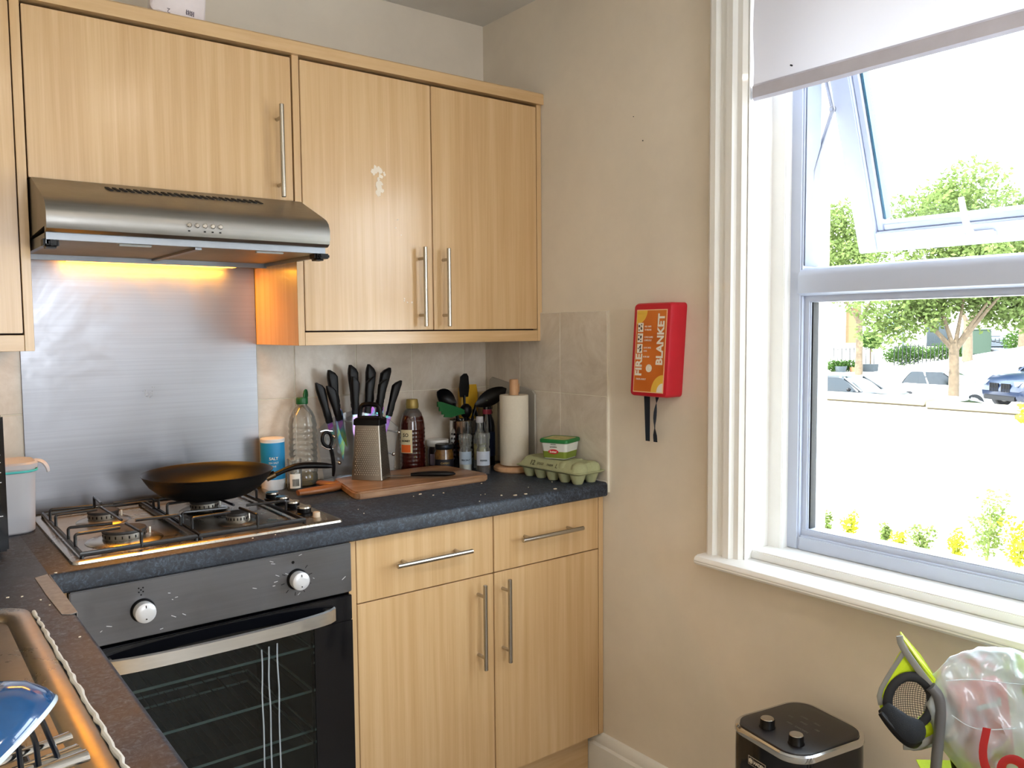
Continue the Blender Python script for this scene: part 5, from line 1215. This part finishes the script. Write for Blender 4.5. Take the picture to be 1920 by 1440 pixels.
def crown(x, y, z0, z1, rad, k, seed):
    rd = random.Random(seed); out = []
    for i in range(k):
        tt_ = (i+.5)/k; z = z0+(z1-z0)*tt_; rr = rad*(sin(pi*min(1, .22+.72*tt_))**.7)
        a = rd.uniform(0, 6.28); d = rr*rd.uniform(.25, .85); out.append((x+d*cos(a), y+d*sin(a), z, rad*rd.uniform(.28, .42)))
    out.append((x, y, (z0+z1)/2, rad*.5)); return out
tree('nearest street tree in the lower pane, forked trunk rising before the white hatchback', 27.25, 10.66, .75, crown(27.3, 10.9, 2.0, 5.9, 3.0, 26, 4)+[(27.3+.791*u_, 10.8-.611*u_, z_, .75) for u_, z_ in ((-2.8, 2.1), (-2.3, 1.6), (-1.7, 2.0), (-1.2, 2.4), (-.5, 2.2), (-2.5, 1.15), (-1.9, 1.25), (-1.3, 1.5), (-.7, 1.75), (1.2, 1.75), (1.9, 1.7), (2.5, 1.6), (.3, 2.4), (1.0, 2.3), (1.7, 2.1), (2.3, 2.4), (2.8, 2.0), (-2.6, 2.8), (2.5, 3.0), (-1.5, 3.0), (0, 3.0), (1.4, 3.0))], .17, 26000, .17, 5, [(-1.0, 1.5, 1.6), (.2, -.2, 1.7), (.9, -1.5, 2.2), (.5, -.9, 1.5), (-.4, .6, 1.9)])
tree('street tree at the left edge of the window with a straight pale trunk', 47.4, 25.5, 1.8, crown(46.6, 26.6, 3.2, 8.6, 4.2, 24, 8), .22, 11000, .26, 6, [(-1.2, 1.2, 2.4), (.8, -1.0, 2.3), (0, 0, 2.6)])
tree('thin-trunked street tree behind the white hatchback, right of the forked one', 45.4, 18.12, 1.6, crown(45.4, 18.3, 3.6, 7.0, 2.6, 12, 10), .24, 5000, .24, 7, [(-.8, .8, 2.0), (.8, -.8, 2.2)])
tree('street tree at the far right edge of the lower pane', 53.3, 18.3, 3.4, crown(53.5, 18.0, 4.6, 9.6, 3.4, 14, 12), .30, 7000, .28, 9, [(-1, .8, 2.0), (1, -.8, 2.2)])

# houses across the street
HM = Matrix.Translation((52.6, 33.96, -2.2)) @ Matrix.Rotation(R(-37.4), 4, 'Z')
def house(label, u0, u1, h, seed):
    t = T('terraced_house', label, 'house', HM @ Vector((u0, 0, 0)), 'houses across the street')
    b_ = nb(); box(b_, u0, u1, .3, 8, 0, h, mat=HM); P('wall_body', b_, emat('white_stucco', 'eee9df', .9), t)
    b_ = nb(); prism(b_, [(.1, h), (8.2, h), (4.1, h+2.4)], 'x', u0, u1, mat=HM); P('roof', b_, emat('pale_slate', 'b7b6b8', .8), t)
    return t
h1 = house('white stuccoed house with a tan doorway behind the topiary ball', -4, 9.5, 6.6, 1)
b = nb(); box(b, 4.2, 5.3, .20, .31, 2.3, 4.9, mat=HM); P('door_recess', b, emat('tan_door', '776040', .8), h1)
b = nb(); box(b, 3.9, 4.2, .05, .31, 2.2, 5.2, mat=HM); box(b, 5.3, 5.6, .05, .31, 2.2, 5.2, mat=HM); box(b, 3.8, 5.7, .0, .31, 4.95, 5.3, mat=HM); P('porch', b, emat('porch_white', 'e9e4da', .9), h1)
for u in (1.6, 7.2):
    b = nb(); box(b, u, u+1.1, .24, .31, 3.0, 4.9, mat=HM); wd = P('window', b, emat('sash_glass_tint', '7f9a98', .3), h1)
    b = nb()
    for k in (0, .5, 1): box(b, u+k*1.1-.04, u+k*1.1+.04, .18, .24, 3.0, 4.9, mat=HM); box(b, u, u+1.1, .18, .24, 3.0+k*1.9-.04, 3.0+k*1.9+.04, mat=HM)
    P('glazing_bar', b, emat('bar_white', 'e8e8e6', .6), wd)
b = nb(); tube(b, [HM @ Vector((8.6, .2, 1.0)), HM @ Vector((8.6, .2, 6.5))], .09, 8); P('drainpipe', b, emat('pipe_grey', '4c5258', .5), h1)
h2 = house('pale house set back at the right of the hedge', 9.7, 24, 6.0, 2)
b = nb(); box(b, 10.4, 12.0, .22, .31, 2.0, 3.9, mat=HM); P('window', b, emat('dark_bay', '2b3438', .4), h2)
# iron railings, hedge, pots
t = T('iron_railings', 'thin black iron railings in front of the house and hedge', 'railings', HM @ Vector((0, -5, .6)))
b = nb()
for k in range(60):
    u = 1.5+k*.28
    if 4.4 < u < 5.6: continue
    zz = .65+.06*max(0, u-4); tube(b, [HM @ Vector((u, -4.6, zz)), HM @ Vector((u, -4.6, zz+1.45))], .03, 5)
for zz in (.2, 1.3): tube(b, [HM @ Vector((1.5, -4.6, .65+zz)), HM @ Vector((4.4, -4.6, .68+zz)), ], .02, 5); tube(b, [HM @ Vector((5.6, -4.6, .75+zz)), HM @ Vector((18.2, -4.6, 1.50+zz))], .02, 5)
P('railing_bars', b, emat('iron_black', '1d1f22', .5), t)
b = leaves([(*(HM @ Vector((u, -3.6+.2*(u % 2), .95+.06*(u-6)+.5)))[:3], .75+.2*sin(u*2)) for u in [6.0, 6.7, 7.4, 8.1, 8.8, 9.5, 10.2, 10.9, 11.6, 12.3, 13.0, 13.7]], 9000, .16, 33)
S('front_hedge', b, HEDGE, 'bright green hedge running behind the railings across the street', 'hedge')
b = leaves([(*(HM @ Vector((u, -5.2, .85)))[:3], .5) for u in (1.2, 1.8, 2.4)], 2200, .14, 34)
S('potted_shrub', b, HEDGE, 'green shrubs in pots beside the topiary at the window edge', 'shrub')
for (u, r_, h_, lb) in ((1.6, .42, .5, 'dark grey planter tub under the shrubs at the window edge'), (2.5, .30, .42, 'small terracotta-toned pot next to the topiary')):
    p_ = HM @ Vector((u, -5.6, .35)); b = nb(); lathe(b, [(r_*.7, 0), (r_, h_), (r_*.9, h_), (r_*.6, .05)], tuple(p_), 16); S('plant_pot', b, emat('pot_'+str(int(u*10)), '4a5154' if u < 2 else '9a6c4a', .8), lb, 'pot')
p_ = HM @ Vector((3.7, -5.4, .35))
t = T('topiary_tree', 'clipped ball topiary on a stem in a square grey planter', 'topiary', p_)
b = leaves([(p_.x, p_.y, p_.z+2.25, .80)], 3500, .13, 35, .72); P('ball_crown', b, HEDGE, t)
b = nb(); tube(b, [(p_.x, p_.y, p_.z+.5), (p_.x+.03, p_.y, p_.z+1.8)], .05, 8); P('stem', b, BARK, t)
b = nb(); rloft(b, [(.36, .36, .03, 0), (.36, .42, .03, .62)]); b.transform(Matrix.Translation(p_)); P('planter', b, emat('planter_grey', '3c4144', .8), t)
p_ = HM @ Vector((15.2, -4.2, 1.2)); b = nb(); lathe(b, [(.3, 0), (.36, .7), (.36, .7), (.25, .1)], tuple(p_), 16); S('plant_pot', b, emat('pot_dark', '3d4448', .8), 'round dark pot with a small conifer right of the hedge', 'pot')
b = leaves([(p_.x, p_.y, p_.z+1.0, .38), (p_.x, p_.y, p_.z+1.35, .24)], 900, .12, 36, 1.2); S('potted_conifer', b, LEAF, 'small conifer growing in the round dark pot', 'conifer')
p_ = Vector((53.0, 20.9, -.45)); b = nb(); box(b, -.75, .75, -.35, .35, 0, 1.5, .04, mat=Matrix.Translation(p_) @ Matrix.Rotation(R(-37), 4, 'Z')); t = S('utility_cabinet', b, emat('cabinet_green', '293c2d', .6), 'green roadside utility cabinet behind the forked tree', 'utility cabinet')
b = nb(); box(b, -.78, .78, -.38, .38, 1.5, 1.56, .02, mat=Matrix.Translation(p_) @ Matrix.Rotation(R(-37), 4, 'Z')); P('cap', b, emat('cabinet_cap', '2f4433', .6), t)
b = leaves([(55.6, 19.6, .3, .8), (55.9, 19.2, .9, .6)], 1800, .16, 37); S('roadside_bush', b, HEDGE, 'round green bush right of the utility cabinet', 'bush')
b = leaves([(8.78, 1.30+.3*k, .36+.05*(k % 2), .34) for k in range(-4, 1)], 2600, .09, 38, .6); S('yellow_shrub', b, YEL, 'yellow-green shrub top showing over the garden wall at the right', 'shrub')

# weeds along the foot of the garden wall
rdw = random.Random(14)
def weed(x, y, h, label, seed):
    rd = random.Random(seed); t = T('garden_weed', label, 'plant', (x, y, -1.60), 'weeds at the foot of the garden wall'); b_ = nb(); cl = []
    for k in range(5):
        a = rd.uniform(0, 6.28); d = h*rd.uniform(.08, .3); top = (x+d*cos(a), y+d*sin(a), -1.6+h*rd.uniform(.6, 1)); tube(b_, smooth_path([(x, y, -1.6), (x+d*.3*cos(a), y+d*.3*sin(a), -1.6+h*.4), top], 1), [.010, .006, .003], 5)
        for q_ in (.45, .7, .95): cl.append((x+(top[0]-x)*q_, y+(top[1]-y)*q_, -1.6+(top[2]+1.6)*q_, h*.16))
    P('stems', b_, emat('stem_'+str(seed), '6d7438', .8), t); P('leaf_mass', leaves(cl, int(420*h/.5), .055, seed), LEAF if seed % 2 else YEL, t)
wl = ['leftmost weed at the foot of the garden wall', 'low yellowish weed just right of the leftmost one', 'feathery weed below the left half of the pane', 'small weed left of the middle of the pane', 'sparse weed in the middle of the pane', 'weed right of the middle of the pane', 'short bushy weed left of the tallest plant', 'tallest leafy plant near the right edge of the pane', 'broad leafy plant at the right edge of the pane']
for (y, h), lb, sd in zip(((4.45, .42), (4.1, .34), (3.7, .42), (3.3, .30), (2.95, .34), (2.65, .48), (2.3, .42), (1.95, .95), (1.55, .75)), wl, range(50, 60)): weed(8.75+rdw.uniform(-.2, .2), y, h, lb, sd)

# parked cars
def car(label, x, y, heading, paint, L=4.0, Wd=1.74, H=1.42, bonnet=.95, grp='cars parked in the street', grille=False, belt=.92):
    z0 = G(x, y); mt = Matrix.Translation((x, y, z0)) @ Matrix.Rotation(heading, 4, 'Z')
    t = T('parked_car', label, 'car', (x, y, z0), grp); h = L/2; pm = emat('paint_'+label.split()[0]+str(int(x)), paint, .3, coat=.35, var=0); hw = Wd/2
    b_ = nb(); rs = []
    for fx, ww, zb_, zt_ in ((-h, .80, .35, .62), (-h+.08, .90, .26, .84), (-h+.5, .98, .22, belt+.02), (-.6, 1, .20, belt), (h-1.5, 1, .20, belt), (h-1.0, .99, .20, bonnet), (h-.35, .95, .22, bonnet-.10), (h-.08, .86, .26, bonnet-.26), (h, .76, .34, .58)):
        w_ = hw*ww; rs.append([(fx, yy, zz) for yy, zz in ((-w_*.92, zb_), (w_*.92, zb_), (w_, zb_+.18), (w_, (zb_+zt_)/2+.05), (w_*.95, zt_-.07), (w_*.80, zt_), (-w_*.80, zt_), (-w_*.95, zt_-.07), (-w_, (zb_+zt_)/2+.05), (-w_, zb_+.18))])
    rings(b_, rs); b_.transform(mt); body = P('body', b_, pm, t, ang=50)
    b_ = nb(); fx0, fx1 = -h+.28, h-1.22; rx0, rx1 = -h+.62, h-1.95
    rloft(b_, [((fx1-fx0)/2, hw*.86, .16, belt-.04, (fx0+fx1)/2, 0), (((fx1-fx0)+(rx1-rx0))/4, hw*.80, .18, (belt+H)/2, ((fx0+fx1)+(rx0+rx1))/4, 0), ((rx1-rx0)/2, hw*.70, .18, H-.05, (rx0+rx1)/2, 0)], 5); b_.transform(mt)
    P('windows', b_, emat('car_glass', '0a1013', .12, coat=.1, var=0), t, ang=50)
    b_ = nb(); rloft(b_, [((rx1-rx0)/2+.03, hw*.72, .2, H-.07, (rx0+rx1)/2, 0), ((rx1-rx0)/2, hw*.70, .2, H-.02, (rx0+rx1)/2, 0), ((rx1-rx0)/2-.2, hw*.5, .2, H, (rx0+rx1)/2, 0)], 5)
    for s_ in (-1, 1):
        for (xa, xb) in ((fx1, rx1), (fx0, rx0), ((fx0+fx1)/2-.1, (rx0+rx1)/2-.1)): tube(b_, [(xa-.03*(xa > 0)+.02, s_*hw*.84, belt-.02), (xb, s_*hw*.70, H-.05)], .035, 6)
    b_.transform(mt); P('roof', b_, pm, t, ang=50)
    for s_ in (-1, 1):
        b_ = nb(); bmesh.ops.create_uvsphere(b_, u_segments=10, v_segments=6, radius=.10); b_.transform(Matrix.Translation((fx1-.35, s_*(hw+.10), belt+.06)) @ Matrix.Diagonal((.7, 1, .7, 1))); b_.transform(mt); P('wing_mirror', b_, 'black', t)
        b_ = nb(); rloft(b_, [(.16, .02, .015, .0), (.14, .10, .04, .12)]); b_.transform(mt @ Matrix.Translation((h-.12, s_*hw*.66, bonnet-.36)) @ Matrix.Rotation(0, 4, 'Z')); P('headlight', b_, plain('lamp_lens', 'a8b0b8', .1, coat=.5), t)
        for fx in (-h+.72, h-.78):
            b_ = nb(); cyl(b_, (fx, s_*(hw-.11)-.10, .32), .32, .20, 28, 'y', .03); b_.transform(mt); wh = P('wheel', b_, 'black_matte', t)
            b_ = nb(); cyl(b_, (fx, s_*(hw-.11)-.11*1.02, .32), .19, .224, 20, 'y', .02); b_.transform(mt); P('hub', b_, 'alu', wh)
    if grille:
        for s_ in (-.22, .22):
            b_ = nb()
            for k in range(7): box(b_, h-.03, h+.015, s_-.17+k*.05, s_-.15+k*.05, .50, .74)
            b_.transform(mt); P('grille', b_, 'black', t)
        b_ = nb(); box(b_, h-.05, h+.03, -.6, .6, .26, .40, .02); b_.transform(mt); P('lower_grille', b_, 'black', t)
    return t
car('dark grey car with curved roof, at the left behind the garden wall', 25.3, 13.4, R(-90), '15191c', L=4.4, H=1.40)
car('white hatchback behind the forked tree trunk', 30.1, 12.0, R(-88), 'e2e2e2', L=3.8, H=1.42, Wd=1.7)
car('silver car of which only the roof line shows over the wall', 20.5, 7.6, R(-90), 'b9bec4', L=4.2, H=1.24)
car('dark blue car with a slatted front grille at the right edge', 25.6, 6.7, R(152), '0c1930', L=4.5, H=1.62, Wd=1.85, bonnet=1.05, belt=1.02, grille=True)
car('black van-like car parked far up the street behind the utility cabinet', 60.4, 23.1, R(-120), '0c1014', L=4.4, H=1.8, Wd=1.9, belt=1.1)
